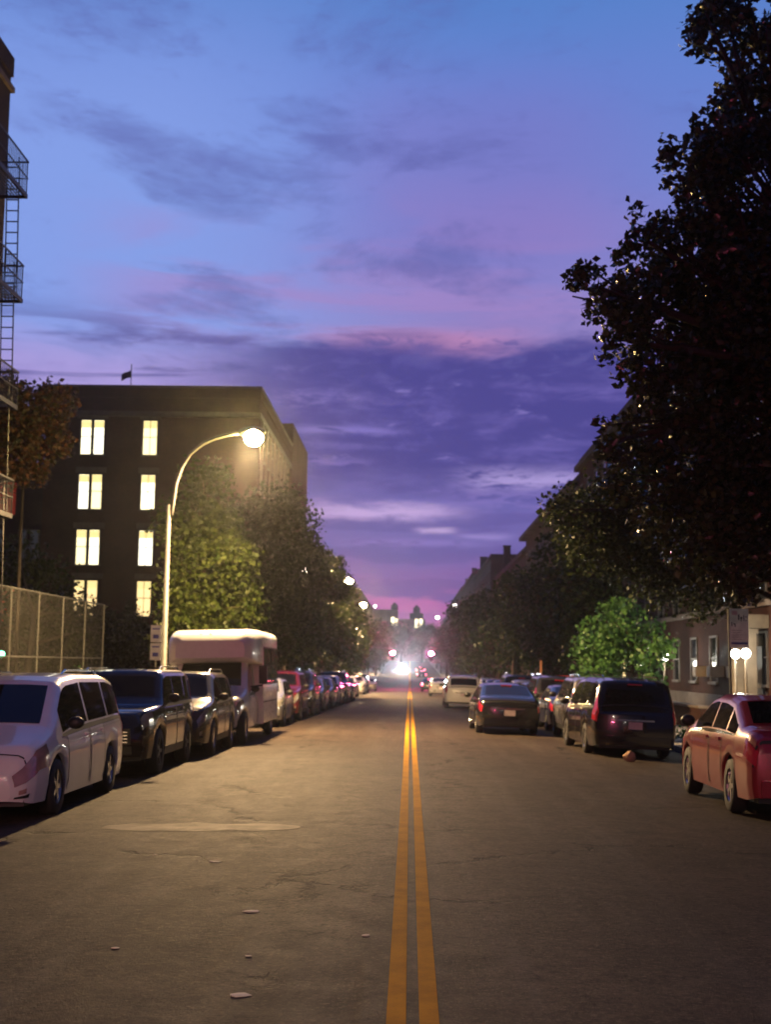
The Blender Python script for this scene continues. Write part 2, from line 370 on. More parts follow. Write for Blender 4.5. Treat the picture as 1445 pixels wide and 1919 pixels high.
def thing(name, label, cat, loc=(0,0,0), rotz=0, group=None):
    o = bpy.data.objects.new(name, None); C.objects.link(o); o.location = loc; o.rotation_euler = (0,0,rotz)
    o.empty_display_size = .1
    return tag(o, label, cat, group)
def light(name, kind, loc, energy, color, size=.2, spot=None, blend=.5, rot=None):
    l = bpy.data.lights.new(name, kind); o = bpy.data.objects.new(name, l); C.objects.link(o)
    l.energy = energy; l.color = color; l.shadow_soft_size = size; o.location = loc
    if spot: l.spot_size = R(spot); l.spot_blend = blend
    if rot: o.rotation_euler = rot
    return o

# ------------------------------------------------------------------ street profile: gentle dip, then a rise
def zl(y):
    if y < 0: return 0.0
    if y < 150: return -5e-5*y*y
    z150 = -1.125; s150 = -.015
    if y < 250:                       # curvature turns upward
        t = y-150; return z150 + s150*t + .5*(.033/100)*t*t
    z250 = z150 + s150*100 + .5*(.033/100)*1e4
    return z250 + .018*(y-250)
def dzl(y): return (zl(y+.5)-zl(y-.5))
def zr(x, y): return zl(y) - .0035*min(abs(x), 6.7)**2
CURB = 6.7; WALL = 11.5
def sheet(name, xs, ys, zf, mat, kind='structure', dz=0):
    b = MB(); nx = len(xs)
    b.add([(x, y, zf(x, y)+dz) for y in ys for x in xs],
          [(j*nx+i, j*nx+i+1, (j+1)*nx+i+1, (j+1)*nx+i) for j in range(len(ys)-1) for i in range(nx-1)])
    return obj(name, b, mat, kind=kind, smooth=True)
ys = [-30+2*i for i in range(100)] + [170+6*i for i in range(66)]
sheet('road', [-6.7+13.4*i/24 for i in range(25)], ys, zr, M_asph)
gx = [-900, -300, -100, -40, -11.4, 0, 11.4, 40, 100, 300, 900]
sheet('ground', gx, [-400, -100]+ys+[600, 900, 1400], lambda x, y: zl(min(y, 560))-.32, M_dirt)
for sgn in (-1, 1):
    b = MB()
    for j in range(len(ys)-1):
        y0, y1 = ys[j], ys[j+1]; x0, x1 = sorted((sgn*CURB, sgn*(CURB+.16)))
        b.add([(x, y, zl(y)+dz_) for y in (y0, y1) for x in (x0, x1) for dz_ in (-.30, -.02)],
              [(0,1,5,4),(2,6,7,3),(1,3,7,5)])
    obj('kerb', b, M_conc, kind='structure')
    sw = sheet('sidewalk', sorted([sgn*(CURB+.163), sgn*9, sgn*(WALL+.4)]), ys, lambda x, y: zl(y)-.045, M_conc)
    # flags one can tell apart near the camera
    fl = MB().box(-.745, .745, -.745, .745, -.05, .0).mesh('flag')
    for j in range(16):
        for i in range(3):
            y = 18.0+1.5*j; x = sgn*(CURB+.92+1.5*i)
            if sgn == 1 and i == 0 and j in (12, 13): continue
            obj('paving_flag', fl, M_conc, sw, (x, y, zl(y)-.018-.004*random.random()))
# painted lines
def strip(name, x0, x1, y0, y1, mat, dz=.004, step=2.0):
    k = max(1, int((y1-y0)/step)); ysx = [y0+(y1-y0)*i/k for i in range(k+1)]
    return sheet(name, [x0, (x0+x1)/2, x1], ysx, zr, mat, dz=dz)
strip('centre_line', -.122, -.018, -20, 480, M_line).location.x = .022
strip('centre_line', .090, .194, -20, 480, M_line).location.x = -.016
# worn pale repair patches across the left lane
def patch(pts, dz=.004):
    b = MB(); c = (sum(p[0] for p in pts)/len(pts), sum(p[1] for p in pts)/len(pts))
    vs = [(c[0], c[1], zr(*c)+dz)]+[(x, y, zr(x, y)+dz) for x, y in pts]
    b.add(vs, [(0, i+1, (i+1) % len(pts)+1) for i in range(len(pts))]); return obj('road_patch', b, M_patch, kind='structure')
def blob(x0, x1, yc, h, n=26, seed=1):
    r = random.Random(seed); out = []
    for i in range(n):
        t_ = 2*math.pi*i/n; out.append(((x0+x1)/2+(x1-x0)/2*math.cos(t_), yc+h*math.copysign(abs(math.sin(t_))**.7, math.sin(t_))*(.75+.5*r.random())))
    return out
patch(blob(-3.5, -1.22, 15.5, .38, seed=3))

# ------------------------------------------------------------------ vehicles
def interp(pl, y):
    if y <= pl[0][0]: return pl[0][1]
    for (a_, b_), (c_, d_) in zip(pl, pl[1:]):
        if y <= c_: return b_+(d_-b_)*(y-a_)/max(c_-a_, 1e-6)
    return pl[-1][1]
class Body:
    def __init__(s, L, W, H, wb, wr, top, belt, sill=.22, fo=None, nose=.62, tailw=.86, tk=.22):
        s.L, s.W, s.H, s.wb, s.wr = L, W, H, wb, wr
        fo = fo or (L-wb)*.48; s.yf = L/2-fo; s.yr = s.yf-wb
        s.top, s.belt, s.sill, s.tk = top, belt, sill, tk
        h = L/2; s.plan = [(-h, tailw), (-h+.05, tailw+.06), (-h+.2, .965), (-h+.7, 1), (h-1.0, 1), (h-.5, .965), (h-.25, .91), (h-.1, .82), (h, nose)]
    def sec(s, y):
        w = s.W/2*interp(s.plan, y); h = s.L/2; zt = interp(s.top, y); zb0 = min(interp(s.belt, y), zt-.03)
        zs = s.sill+.0*y
        e = max(0, abs(y)-(h-.25))/.25; zs += .05*e
        R_ = s.wr+.055; zb = zs
        for yc in (s.yf, s.yr):
            if abs(y-yc) < R_: zb = max(zb, s.wr+math.sqrt(max(R_*R_-(y-yc)**2, 0)))
        k = 1-s.tk*max(0, (zt-zb0))/max(s.H-.95, .3); wt = w*.96*k
        r = min(.09, (zt-zb0)*.35); dh = zb0-s.sill
        z1 = max(s.sill+.30*dh, zb+.01); z2 = max(s.sill+.66*dh, zb+.02)
        f = (zt-r-zb0)/max(zt-zb0, 1e-3)
        return [(w*.95, zb), (w*.99, z1), (w, z2), (w*.985, max(zb0-.05, zb+.03)), (w*.96, zb0),
                (w*.96+(wt-w*.96)*f, zt-r), (wt*.90, zt-r*.22), (wt*.5, zt+.004), (0, zt+.015)]
    def pt(s, y, t):
        q = s.sec(y); sg = 1
        if t > 8: t = 16-t; sg = -1
        i = min(int(t), 7); f = t-i
        return Vector((sg*(q[i][0]+(q[i+1][0]-q[i][0])*f), y, q[i][1]+(q[i+1][1]-q[i][1])*f))
    def stations(s):
        h = s.L/2; S = set(round(-h+.07*i, 4) for i in range(int(s.L/.07)+1)) | {h, -h+.02, h-.02, h-.05}
        for yc in (s.yf, s.yr):
            for d in (s.wr+.054, s.wr+.06): S |= {yc-d, yc+d}
        for p in s.top+s.belt: S.add(p[0])
        return sorted(y for y in S if -h <= y <= h)
    def shell(s, name):
        st = s.stations(); b = MB(); vs = []
        for y in st:
            q = s.sec(y); vs += [(x, y, z) for x, z in q]+[(-x, y, z) for x, z in q[-2::-1]]
        n = 17; fs = [(j*n+i, j*n+i+1, (j+1)*n+i+1, (j+1)*n+i) for j in range(len(st)-1) for i in range(n-1)]
        fs += [tuple(range(n-1, -1, -1)), tuple((len(st)-1)*n+i for i in range(n))]
        b.add(vs, fs); me = b.mesh(name, True)
        return me
    def patch(s, name, y0, y1, t0, t1, side=1, off=.005, ny=8, nt=3, inset=0):
        if t1 > 8: nt = 10
        b = MB(); vs = []
        for j in range(ny+1):
            y = y0+(y1-y0)*j/ny
            for i in range(nt+1):
                t = t0+(t1-t0)*i/nt; p = s.pt(y, t)
                e = .01; py_ = s.pt(min(y+e, s.L/2), t)-s.pt(max(y-e, -s.L/2), t); pt_ = s.pt(y, min(t+.05, 15.9))-s.pt(y, t-.05)
                nrm = py_.cross(pt_) if py_.length > 0 else Vector((1, 0, 0))
                nrm = nrm.normalized()
                if nrm.dot(Vector((p.x, p.y*.1, p.z-.7))) < 0: nrm = -nrm
                p = p+nrm*off; vs.append((p.x*side, p.y, p.z))
        n = nt+1
        b.add(vs, [(j*n+i, j*n+i+1, (j+1)*n+i+1, (j+1)*n+i) for j in range(ny) for i in range(nt)])
        return b.mesh(name, True)

def wheel_meshes(r, w=.21):
    t = MB().lathe([(r*.62, -w/2), (r*.93, -w/2), (r, -w*.33), (r, w*.33), (r*.93, w/2), (r*.62, w/2)], 24, 'x').mesh('tyre', True)
    rim = MB(); rim.lathe([(r*.62, w*.40), (r*.66, w*.46), (r*.60, w*.44), (r*.56, w*.30)], 20, 'x')
    rim.lathe([(r*.15, w*.44), (.002, w*.46)], 12, 'x')
    for k in range(5):
        a_ = 2*math.pi*k/5; ca, sa = math.cos(a_), math.sin(a_); hw = r*.075
        pts = [(r*.08, -hw*1.3), (r*.60, -hw), (r*.60, hw), (r*.08, hw*1.3)]
        q = [(x*ca-y*sa, x*sa+y*ca) for x, y in pts]
        rim.add([(w*.43, a0_, b0_) for a0_, b0_ in q]+[(w*.33, a0_, b0_) for a0_, b0_ in q], [(0,1,2,3), (4,7,6,5), (0,4,5,1), (1,5,6,2), (2,6,7,3), (3,7,4,0)])
    hub = MB().lathe([(.002, w*.12), (r*.62, w*.14)], 16, 'x')
    return t, rim.mesh('rim'), hub.mesh('brake_disc')

TYPES = {}
def build_type(kind):
    """mesh kit of one vehicle kind: list of (name, mesh, role, [children], location)"""
    if kind in TYPES: return TYPES[kind]
    K = []
    if kind == 'sedan':
        B = Body(4.8, 1.82, 1.45, 2.77, .33, [(-2.4,.80),(-2.34,.98),(-2.2,1.05),(-1.75,1.09),(-.95,1.39),(-.5,1.44),(.15,1.45),(.45,1.41),(1.25,1.02),(1.7,.95),(2.15,.84),(2.32,.74),(2.4,.58)], [(-2.4,.80),(-2.1,.95),(1.2,.92),(2.2,.76),(2.4,.55)])
        B.ws = (.50, 1.22); B.bs = (-1.70, -.98); B.glass = [(-1.55,-1.02),(-.94,-.12),(-.04,.98)]; rear = 'sedan'
    elif kind == 'hatch':
        B = Body(4.4, 1.78, 1.52, 2.62, .32, [(-2.2,.86),(-2.16,1.02),(-1.95,1.22),(-1.6,1.44),(-1.0,1.51),(.1,1.52),(.4,1.48),(1.2,1.06),(1.6,.98),(2.0,.86),(2.13,.76),(2.2,.6)], [(-2.2,.84),(-1.9,.98),(1.2,.93),(2.0,.78),(2.2,.58)])
        B.ws = (.45, 1.17); B.bs = (-2.10, -1.68); B.glass = [(-1.72,-1.05),(-.97,-.12),(-.04,.98)]; rear = 'hatch'
    elif kind == 'suv':
        B = Body(4.7, 1.86, 1.74, 2.72, .37, [(-2.35,.95),(-2.31,1.12),(-2.14,1.45),(-1.98,1.66),(-1.5,1.72),(.2,1.74),(.5,1.70),(1.12,1.20),(1.3,1.13),(2.0,1.04),(2.22,.95),(2.35,.74)], [(-2.35,.93),(-2.1,1.10),(1.2,1.04),(2.1,.94),(2.35,.7)], sill=.28, nose=.74)
        B.ws = (.55, 1.10); B.bs = (-2.29, -2.03); B.glass = [(-2.0,-1.30),(-1.20,-.22),(-.14,.90)]; rear = 'suv'
    elif kind == 'boxsuv':
        B = Body(4.8, 1.94, 1.80, 2.86, .39, [(-2.4,1.0),(-2.37,1.14),(-2.28,1.55),(-2.2,1.74),(-1.8,1.79),(.3,1.80),(.55,1.77),(1.0,1.28),(1.12,1.18),(2.1,1.12),(2.3,1.06),(2.4,.88)], [(-2.4,.98),(-2.2,1.14),(1.1,1.12),(2.2,1.04),(2.4,.85)], sill=.30, nose=.86, tk=.16)
        B.ws = (.60, .99); B.bs = (-2.36, -2.24); B.glass = [(-2.12,-1.36),(-1.26,-.20),(-.12,.84)]; rear = 'suv'
    elif kind == 'minivan':
        B = Body(5.05, 1.96, 1.75, 2.95, .345, [(-2.52,.95),(-2.49,1.12),(-2.34,1.50),(-2.2,1.68),(-1.7,1.74),(-.2,1.76),(.55,1.72),(.80,1.66),(1.62,1.12),(1.85,1.03),(2.25,.90),(2.42,.76),(2.525,.56)], [(-2.52,.95),(-2.2,1.06),(0,.99),(1.5,.93),(2.2,.80),(2.525,.5)], sill=.21, nose=.66)
        B.ws = (.84, 1.62); B.bs = (-2.47, -2.24); B.glass = [(-2.22,-1.42),(-1.34,-.22),(-.14,1.20)]; rear = 'suv'
    elif kind == 'vancab':
        B = Body(3.0, 2.02, 2.05, 1.0, .39, [(-1.5,2.05),(-.35,2.05),(.35,1.34),(.55,1.25),(1.25,1.12),(1.42,1.0),(1.5,.8)], [(-1.5,1.15),(.4,1.12),(1.3,1.0),(1.5,.78)], sill=.36, fo=.55, nose=.84, tailw=.98, tk=.14)
        B.yr = B.yf; B.ws = (-.30, .33); B.bs = None; B.glass = [(-1.3,-.42),(-.34,.16)]; rear = None
    h = B.L/2
    K.append(('body', B.shell('body'), 'paint', []))
    if B.bs or kind == 'vancab':
        K.append(('windshield', B.patch('windshield', B.ws[0]+.04, B.ws[1]-.03, 6.15, 9.85, 1, .006), 'glass', []))
    if B.bs: K.append(('rear_window', B.patch('rear_window', B.bs[0]+.02, B.bs[1]-.02, 6.2, 9.8, 1, .006), 'glass', []))
    for sd_ in (1, -1):
        for (g0, g1) in B.glass: K.append(('side_window', B.patch('side_window', g0, g1, 4.14, 4.93, sd_, .005), 'glass', []))
        K.append(('headlight', B.patch('headlight', h-(.62 if kind == 'minivan' else .46), h-.03, 2.25 if kind != 'minivan' else 2.0, 4.4, sd_, .008, nt=5), 'head', []))
        if rear == 'suv': K.append(('taillight', B.patch('taillight', -h+.01, -h+.20, 2.3, 4.95, sd_, .008, nt=6), 'tail', []))
        elif rear: K.append(('taillight', B.patch('taillight', -h+.01, -h+.30, 2.2, 3.95, sd_, .008, nt=5), 'tail', []))
        doors = [(B.yr+B.wr+.12, -.17), (-.09, min(1.05, B.yf-B.wr-.10))] if kind != 'vancab' else [(-.6, .30)]
        for (d0, d1) in doors:
            hx = B.pt((d0+.12), 2.75)
            hd = MB().box(hx.x-.01, hx.x+.035, d0+.06, d0+.24, hx.z+.02, hx.z+.055).mesh('handle')
            if sd_ < 0: hd.transform(Matrix.Scale(-1, 4, (1, 0, 0)))
            K.append(('door', B.patch('door', d0, d1, .25, 3.97, sd_, .004, nt=6), 'paint', [('handle', hd, 'paint', None)]))
        for ys_ in {round(q, 3) for d in doors for q in d}:
            K.append(('door_seam', B.patch('door_seam', ys_-.009, ys_+.009, .25, 3.98, sd_, .0065, ny=1, nt=6), 'black', []))
        g0, g1 = B.glass[0][0]-.03, B.glass[-1][1]+.03
        K.append(('window_trim', B.patch('window_trim', g0, g1, 3.98, 4.10, sd_, .007, ny=12, nt=1), 'black' if kind != 'sedan' else 'chrome', []))
        if kind in ('suv', 'boxsuv'): K.append(('side_cladding', B.patch('side_cladding', B.yr+B.wr+.08, B.yf-B.wr-.08, .0, .55, sd_, .012, nt=2), 'black', []))
        if kind == 'minivan': K.append(('slide_track', B.patch('slide_track', -2.2, -.3, 3.2, 3.27, sd_, .006, ny=6, nt=1), 'black', []))
        mx = B.pt(B.glass[-1][1]-.1, 4.2); mm = MB()
        mm.sphere((0, 0, 0), .12, 10, 6, .75); mir = mm.mesh('mirror', True)
        mir.transform(Matrix.Translation((sd_*(mx.x+.15), mx.y-.02, mx.z+.08)) @ Matrix.Diagonal((.95, .6, .9, 1)))
        K.append(('mirror', mir, 'mirror', []))
    # front and rear fascia details
    hs_ = B.ws[1]+.03
    K.append(('hood_seam', B.patch('hood_seam', h-.16, h-.145, 4.4, 11.6, 1, .006, ny=1), 'black', []))
    q0 = B.pt(hs_, 7.5); q1 = B.pt((B.ws[0]+B.ws[1])/2, 6.9)
    for sx in (1, -.2): K.append(('wiper', MB().tube([(sx*q0.x+.1, q0.y-.02, q0.z+.03), (sx*q1.x+.1, q1.y+.1, q1.z+.02)], .012, 4).mesh('wiper'), 'black', []))
    f0 = B.sec(h); wN = f0[4][0]; zT = f0[4][1]; zB = f0[0][1]
    gh = MB().box(-wN*.72, wN*.72, h-.01, h+.012, zT-.10, zT-.02); 
    if kind in ('suv', 'boxsuv', 'vancab'): gh = MB().box(-wN*.78, wN*.78, h-.01, h+.012, zT-.30, zT-.04)
    K.append(('grille', gh.mesh('grille'), 'black' if kind != 'boxsuv' else 'black', []))
    K.append(('lower_intake', MB().box(-wN*.80, wN*.80, h-.01, h+.014, zB+.04, zB+.17).mesh('lower_intake'), 'black', []))
    K.append(('front_plate', MB().box(-.15, .15, h+.005, h+.022, zB+.14, zB+.28).mesh('front_plate'), 'plate', []))
    for sd_ in (1, -1):
        K.append(('fog_slot', B.patch('fog_slot', h-.17, h-.035, .55, .95, sd_, .007), 'black', []))
    if kind in ('boxsuv', 'suv'):
        gb = MB()
        for k_ in range(4): gb.box(-wN*.72, wN*.72, h+.012, h+.024, zT-.10-.055*k_, zT-.085-.055*k_)
        K.append(('grille_bar', gb.mesh('grille_bar'), 'chrome', []))
        K.append(('skid_plate', MB().box(-wN*.5, wN*.5, h-.02, h+.03, zB-.01, zB+.03).mesh('skid_plate'), 'chrome', []))
    for sd_ in (1, -1):
        K.append(('fog_lamp', B.patch('fog_lamp', h-.12, h-.06, 1.1, 1.5, sd_, .009, ny=2, nt=2), 'head', []))
    if rear:
        q = (B.bs[0]+.03)
        K.append(('tailgate_seam', B.patch('tailgate_seam', -h+.035, -h+.05, 2.0, 14.0, 1, .006, ny=1), 'black', []))
        K.append(('high_brake_lamp', MB().box(-.16, .16, B.bs[1]-.10, B.bs[1]-.03, B.pt(B.bs[1]-.03, 8).z-.01, B.pt(B.bs[1]-.03, 8).z+.012).mesh('high_brake_lamp'), 'tail', []))
        r0 = B.sec(-h); zp = .62 if rear in ('sedan',) else r0[4][1]-.22
        K.append(('rear_plate', MB().box(-.155, .155, -h-.018, -h+.005, zp-.08, zp+.08).mesh('rear_plate'), 'plate', []))
        K.append(('trunk_trim', MB().box(-.42, .42, -h-.02, -h+.004, zp+.10, zp+.135).mesh('trunk_trim'), 'chrome', []))
        K.append(('rear_bumper', MB().box(-B.W*.40, B.W*.40, -h-.035, -h+.02, r0[0][1]+.01, r0[0][1]+.2).mesh('rear_bumper'), 'black' if kind in ('boxsuv',) else 'paint', []))
    ch = MB().box(-B.W*.40, B.W*.40, -h+.12, h-.12, B.sill-.02, .62)
    K.append(('chassis', ch.mesh('chassis'), 'black', []))
    if kind in ('boxsuv', 'suv', 'minivan'):
        for sd_ in (1, -1):
            xr = B.sec(-.5)[6][0]*.93; zrr = B.H
            K.append(('roof_rail', MB().tube([(sd_*xr, -1.9, zrr-.03), (sd_*xr, -1.7, zrr+.035), (sd_*xr, -.1, zrr+.045), (sd_*xr, .15, zrr-.02)], .016, 5).mesh('roof_rail'), 'chrome', []))
    ty, rim, disc = wheel_meshes(B.wr)
    for yc in sorted({B.yf, B.yr}):
        for sd_ in (1, -1):
            K.append(('wheel', ty, 'rubber', [('rim', rim, 'rim', None), ('brake_disc', disc, 'black', None)], (sd_*(B.W/2-.125), yc, B.wr), sd_))
    TYPES[kind] = (B, K); return TYPES[kind]
PAINTS = {}
def paint(name, c, rough=.28, metal=.0):
    if name not in PAINTS: PAINTS[name] = pmat(name, c, rough, metal, coat=.9, var=.05, vscale=2)
    return PAINTS[name]
def place(o, x, y, rz, z=None):
    zz = zr(x, y) if z is None else z
    M = Matrix.Translation((x, y, zz)) @ Matrix.Rotation(.007*x, 4, 'Y') @ Matrix.Rotation(math.atan(dzl(y)), 4, 'X') @ Matrix.Rotation(rz, 4, 'Z')
    o.matrix_world = M
def car(kind, x, y, rz, pm, label, cat, group=None, name='parked_car', over=None, skip=(), root=None, off=(0,0,0)):
    """x, y = centre of the vehicle; rz 0 drives away from the camera, pi faces it"""
    B, K = build_type(kind); own = root is None
    if own:
        root = thing(name, label, cat, group=group); place(root, x, y, rz)
    roles = dict(paint=pm, glass=M_glass, head=M_head, tail=M_tail, mirror=M_black, black=M_black, plate=M_plate, chrome=M_chrome, rubber=M_rubber, rim=M_rim)
    roles.update(over or {})
    for it in K:
        if it[0] in skip: continue
        o = obj(it[0], it[1], roles[it[2]], root, off)
        if len(it) > 4:
            o.location = Vector(it[4])+Vector(off); sd_ = it[5]
            if sd_ < 0: o.rotation_euler = (0, 0, math.pi)
        for ch in it[3]: obj(ch[0], ch[1], roles[ch[2]], o)
    return root

P_white = paint('van_white_paint', (.70, .68, .65), .3)
P_black = paint('black_car_paint', (.012, .012, .014), .2)
P_olive = paint('olive_grey_paint', (.06, .06, .045), .25, .3)
P_red = paint('red_car_paint', (.29, .02, .034), .3, .1)
P_maroon = paint('maroon_car_paint', (.13, .014, .022), .25, .2)
P_silver = paint('silver_car_paint', (.36, .36, .37), .28, .5)
P_grey = paint('grey_car_paint', (.10, .10, .11), .25, .3)
P_beige = paint('beige_car_paint', (.42, .36, .28), .3, .3)
P_blue = paint('dark_blue_car_paint', (.02, .025, .06), .25, .2)
P_dark = paint('charcoal_car_paint', (.03, .03, .034), .25, .2)
P_pw = paint('pearl_white_paint', (.72, .71, .68), .3)
P_teal = paint('teal_van_paint', (.10, .20, .21), .35)
PI = math.pi
GL = 'cars parked along the left kerb'; GR = 'cars parked along the right kerb'; GM = 'cars standing in the right lane'
# left kerb, noses towards the camera
car('minivan', -5.34, 18.45, PI, P_white, 'white minivan with pinkish headlights, nearest vehicle on the left', 'minivan', GL, over=dict(head=M_headred), name='parked_minivan')
car('boxsuv', -5.24, 24.8, PI, P_black, 'glossy black boxy off-road wagon parked behind the white minivan', 'suv', GL, name='parked_suv', over=dict(rim=M_darkmetal))
car('suv', -4.98, 29.65, PI, P_olive, 'olive grey compact SUV with bright alloy wheels in front of the white bus', 'suv', GL, name='parked_suv')

# the cutaway shuttle bus
def bus():
    root = thing('shuttle_bus', 'white cutaway shuttle bus parked at the left kerb', 'bus', group='buses at the kerb')
    place(root, -4.88, 35.2, PI)
    # cab at the front
    B, K = build_type('vancab')
    roles = dict(paint=M_white, glass=M_glass, head=M_head, tail=M_tail, mirror=M_black, black=M_black, plate=M_plate, chrome=M_chrome, rubber=M_rubber, rim=M_rim)
    oy = 1.95
    for it in K:
        if it[0] in ('chassis',): continue
        o = obj('cab' if it[0] == 'body' else it[0], it[1], roles[it[2]], root, (0, oy, 0))
        if len(it) > 4:
            o.location = Vector(it[4])+Vector((0, oy, 0))
            if it[5] < 0: o.rotation_euler = (0, 0, PI)
        for ch_ in it[3]: obj(ch_[0], ch_[1], roles[ch_[2]], o)
    # passenger box lofted along y with rounded corners, its cap swept over the cab
    def ring(y, w, z0, z1, r):
        pts = []
        for (cx, cz, a0_) in ((w-r, z1-r, 0), (-w+r, z1-r, 90), (-w+.05, z0+.05, 180), (w-.05, z0+.05, 270)):
            rr = r if cz > (z0+z1)/2 else .05
            for k in range(5):
                t = R(a0_+22.5*k); pts.append((cx+rr*math.cos(t), y, cz+rr*math.sin(t)))
        return pts
    secs = [(-3.4, 1.02, .48, 2.62, .25), (-3.33, 1.12, .40, 2.74, .22), (-3.1, 1.15, .38, 2.78, .2), (.55, 1.15, .38, 2.80, .22), (.62, 1.15, 1.9, 2.80, .24),
            (1.35, 1.13, 1.92, 2.79, .28), (1.75, 1.09, 1.95, 2.74, .30), (1.98, 1.0, 2.0, 2.64, .28), (2.1, .86, 2.08, 2.50, .2)]
    b = MB(); vs = []
    for s_ in secs: vs += ring(*s_)
    n = 20; fs = [(j*n+i, j*n+(i+1) % n, (j+1)*n+(i+1) % n, (j+1)*n+i) for j in range(len(secs)-1) for i in range(n)]
    fs += [tuple(range(n)), tuple((len(secs)-1)*n+i for i in range(n-1, -1, -1))]
    b.add(vs, fs); body = obj('body', b, M_white, root, smooth=True)
    es = body.modifiers.new('edges', 'EDGE_SPLIT'); es.split_angle = R(40)
    for sd_ in (1, -1):
        for (y0, y1) in ((-3.0, -2.3), (-2.15, -1.3), (-1.15, -.35), (-.2, .45)):
            x0, x1 = sorted((sd_*1.150, sd_*1.163))
            wf = obj('side_window', MB().box(x0, x1, y0, y1, 1.38, 2.36), M_black, root)
            x0, x1 = sorted((sd_*1.164, sd_*1.170)); obj('pane', MB().box(x0, x1, y0+.04, y1-.04, 1.42, 2.32), M_glass, wf)
        # skirt seam and side marker lamps
        obj('skirt_trim', MB().box(*sorted((sd_*1.150, sd_*1.158)), -3.1, .5, .92, .95), M_steel, root)
        # big mirror on its arm
        mr = obj('mirror', MB().box(*sorted((sd_*1.22, sd_*1.42)), 2.05, 2.16, 1.42, 1.86), M_black, root)
        obj('mirror_arm', MB().tube([(sd_*1.0, 2.0, 1.35), (sd_*1.3, 2.1, 1.38), (sd_*1.32, 2.1, 1.5)], .02, 5), M_black, mr)
    for x in (-.8, -.25, 0, .25, .8):
        obj('marker_lamp', MB().sphere((x, 1.93-.12*abs(x), 2.665-.02*abs(x)), .035, 8, 5), M_lity, root)
    obj('chassis', MB().box(-.9, .9, -3.2, 2.9, .32, .6), M_black, root)
    ty, rim, disc = wheel_meshes(.39)
    for sd_ in (1, -1):
        o = obj('wheel', ty, M_rubber, root, (sd_*1.02, -1.55, .39)); obj('rim', rim, M_rim, o)
        if sd_ < 0: o.rotation_euler = (0, 0, PI)
    return root
bus()
# the long row beyond the bus
row = [('hatch', P_silver, 'silver small hatchback half hidden directly behind the white bus', 'car'),
       ('suv', P_maroon, 'dark maroon SUV, second in the row beyond the bus', 'suv'),
       ('suv', P_black, 'tall black SUV between maroon car and grey sedan beyond the bus', 'suv'),
       ('sedan', P_grey, 'grey sedan behind the tall black SUV in the left row', 'car'),
       ('sedan', P_maroon, 'maroon sedan in the middle of the far left row', 'car'),
       ('hatch', P_silver, 'silver hatchback after the maroon sedan in the far left row', 'car'),
       ('suv', P_dark, 'charcoal SUV near the end of the far left row', 'suv'),
       ('sedan', P_dark, 'charcoal sedan closing the unbroken left row before the gap', 'car')]
yy = 41.3
for i, (k, p, l, c) in enumerate(row):
    L = build_type(k)[0].L
    car(k, -4.75+.09*i, yy+L/2, PI, p, l, c, GL); yy += L+.42
car('sedan', -4.55, 96, PI, P_silver, 'silver car parked alone after the gap on the left', 'car', GL)
car('hatch', -4.5, 112, PI, P_pw, 'pale hatchback with pink glints parked by the far lamp', 'car', GL)
car('suv', -4.5, 119, PI, P_dark, 'dark SUV behind the pale hatchback on the far left', 'suv', GL)
car('sedan', -4.6, 152, PI, P_beige, 'small cream sedan parked just before the far intersection', 'car', GL)

# right side
red_car = car('sedan', 5.25, 19.9, 0, P_red, 'red sedan at the right edge with reflecting door pillars', 'car', GR, name='parked_sedan')
red_car.scale = (1, 1, 1.1)
car('minivan', 4.93, 32.5, R(1.5), P_black, 'black minivan seen from behind with red tail lamps', 'minivan', GR, name='parked_minivan')
car('suv', 5.1, 37.9, 0, P_grey, 'grey SUV parked in front of the black minivan, mostly hidden', 'suv', GR, name='parked_suv')
car('sedan', 2.8, 40.7, R(1.2), P_black, 'black sedan with white plate standing in the right lane', 'car', GM, name='sedan')
wsuv = car('suv', 2.62, 67.6, 0, P_pw, 'pearl white SUV with dark rear window in the right lane', 'suv', GM, name='suv')
wsuv.scale = (1, 1, .92)
rr = [('sedan', P_blue, 'dark blue sedan parked just past the grey SUV on the right', 'car'),
      ('suv', P_dark, 'charcoal SUV parked right of the black lane sedan', 'suv'),
      ('sedan', P_silver, 'silver sedan beside the red board barrier on the right', 'car'),
      ('hatch', P_beige, 'beige hatchback parked between silver sedan and black SUV', 'car'),
      ('suv', P_black, 'black SUV right of the white lane SUV by the kerb', 'suv'),
      ('sedan', P_grey, 'grey sedan parked beyond the white lane SUV', 'car'),
      ('sedan', P_maroon, 'maroon sedan far down the right kerb', 'car'),
      ('hatch', P_silver, 'tiny silver hatchback far down the right kerb', 'car')]
yy = 41.6
for i, (k, p, l, c) in enumerate(rr):
    L = build_type(k)[0].L
    car(k, 5.2, yy+L/2, 0, p, l, c, GR); yy += L+.6+(2 if i > 3 else 0)
car('sedan', 2.4, 104, 0, P_silver, 'pinkish silver sedan queueing ahead of the white SUV', 'car', GM, name='car')
car('suv', 4.6, 118, 0, P_teal, 'teal van-like SUV at right before the signals', 'suv', GM, name='suv', over=dict(tail=M_tl))
car('sedan', 2.2, 150, 0, P_dark, 'small dark sedan waiting at the red signals', 'car', GM, name='car', over=dict(tail=M_tl))
car('suv', 2.3, 290, 0, P_dark, 'distant SUV with lit tail lamps beyond the intersection', 'suv', GM, name='suv', over=dict(tail=M_tl))
car('sedan', 2.3, 262, 0, P_dark, 'distant sedan with lit tail lamps just past the signals', 'car', GM, name='car', over=dict(tail=M_tl))
onc = car('sedan', -1.75, 330, PI, P_dark, 'oncoming car with dazzling white headlamps at the street end', 'car', 'oncoming traffic', name='oncoming_car')
for sx in (-.62, .62):
    obj('headlamp_beam', MB().sphere((sx, 2.33, .68), .24, 12, 8), M_hl, onc)
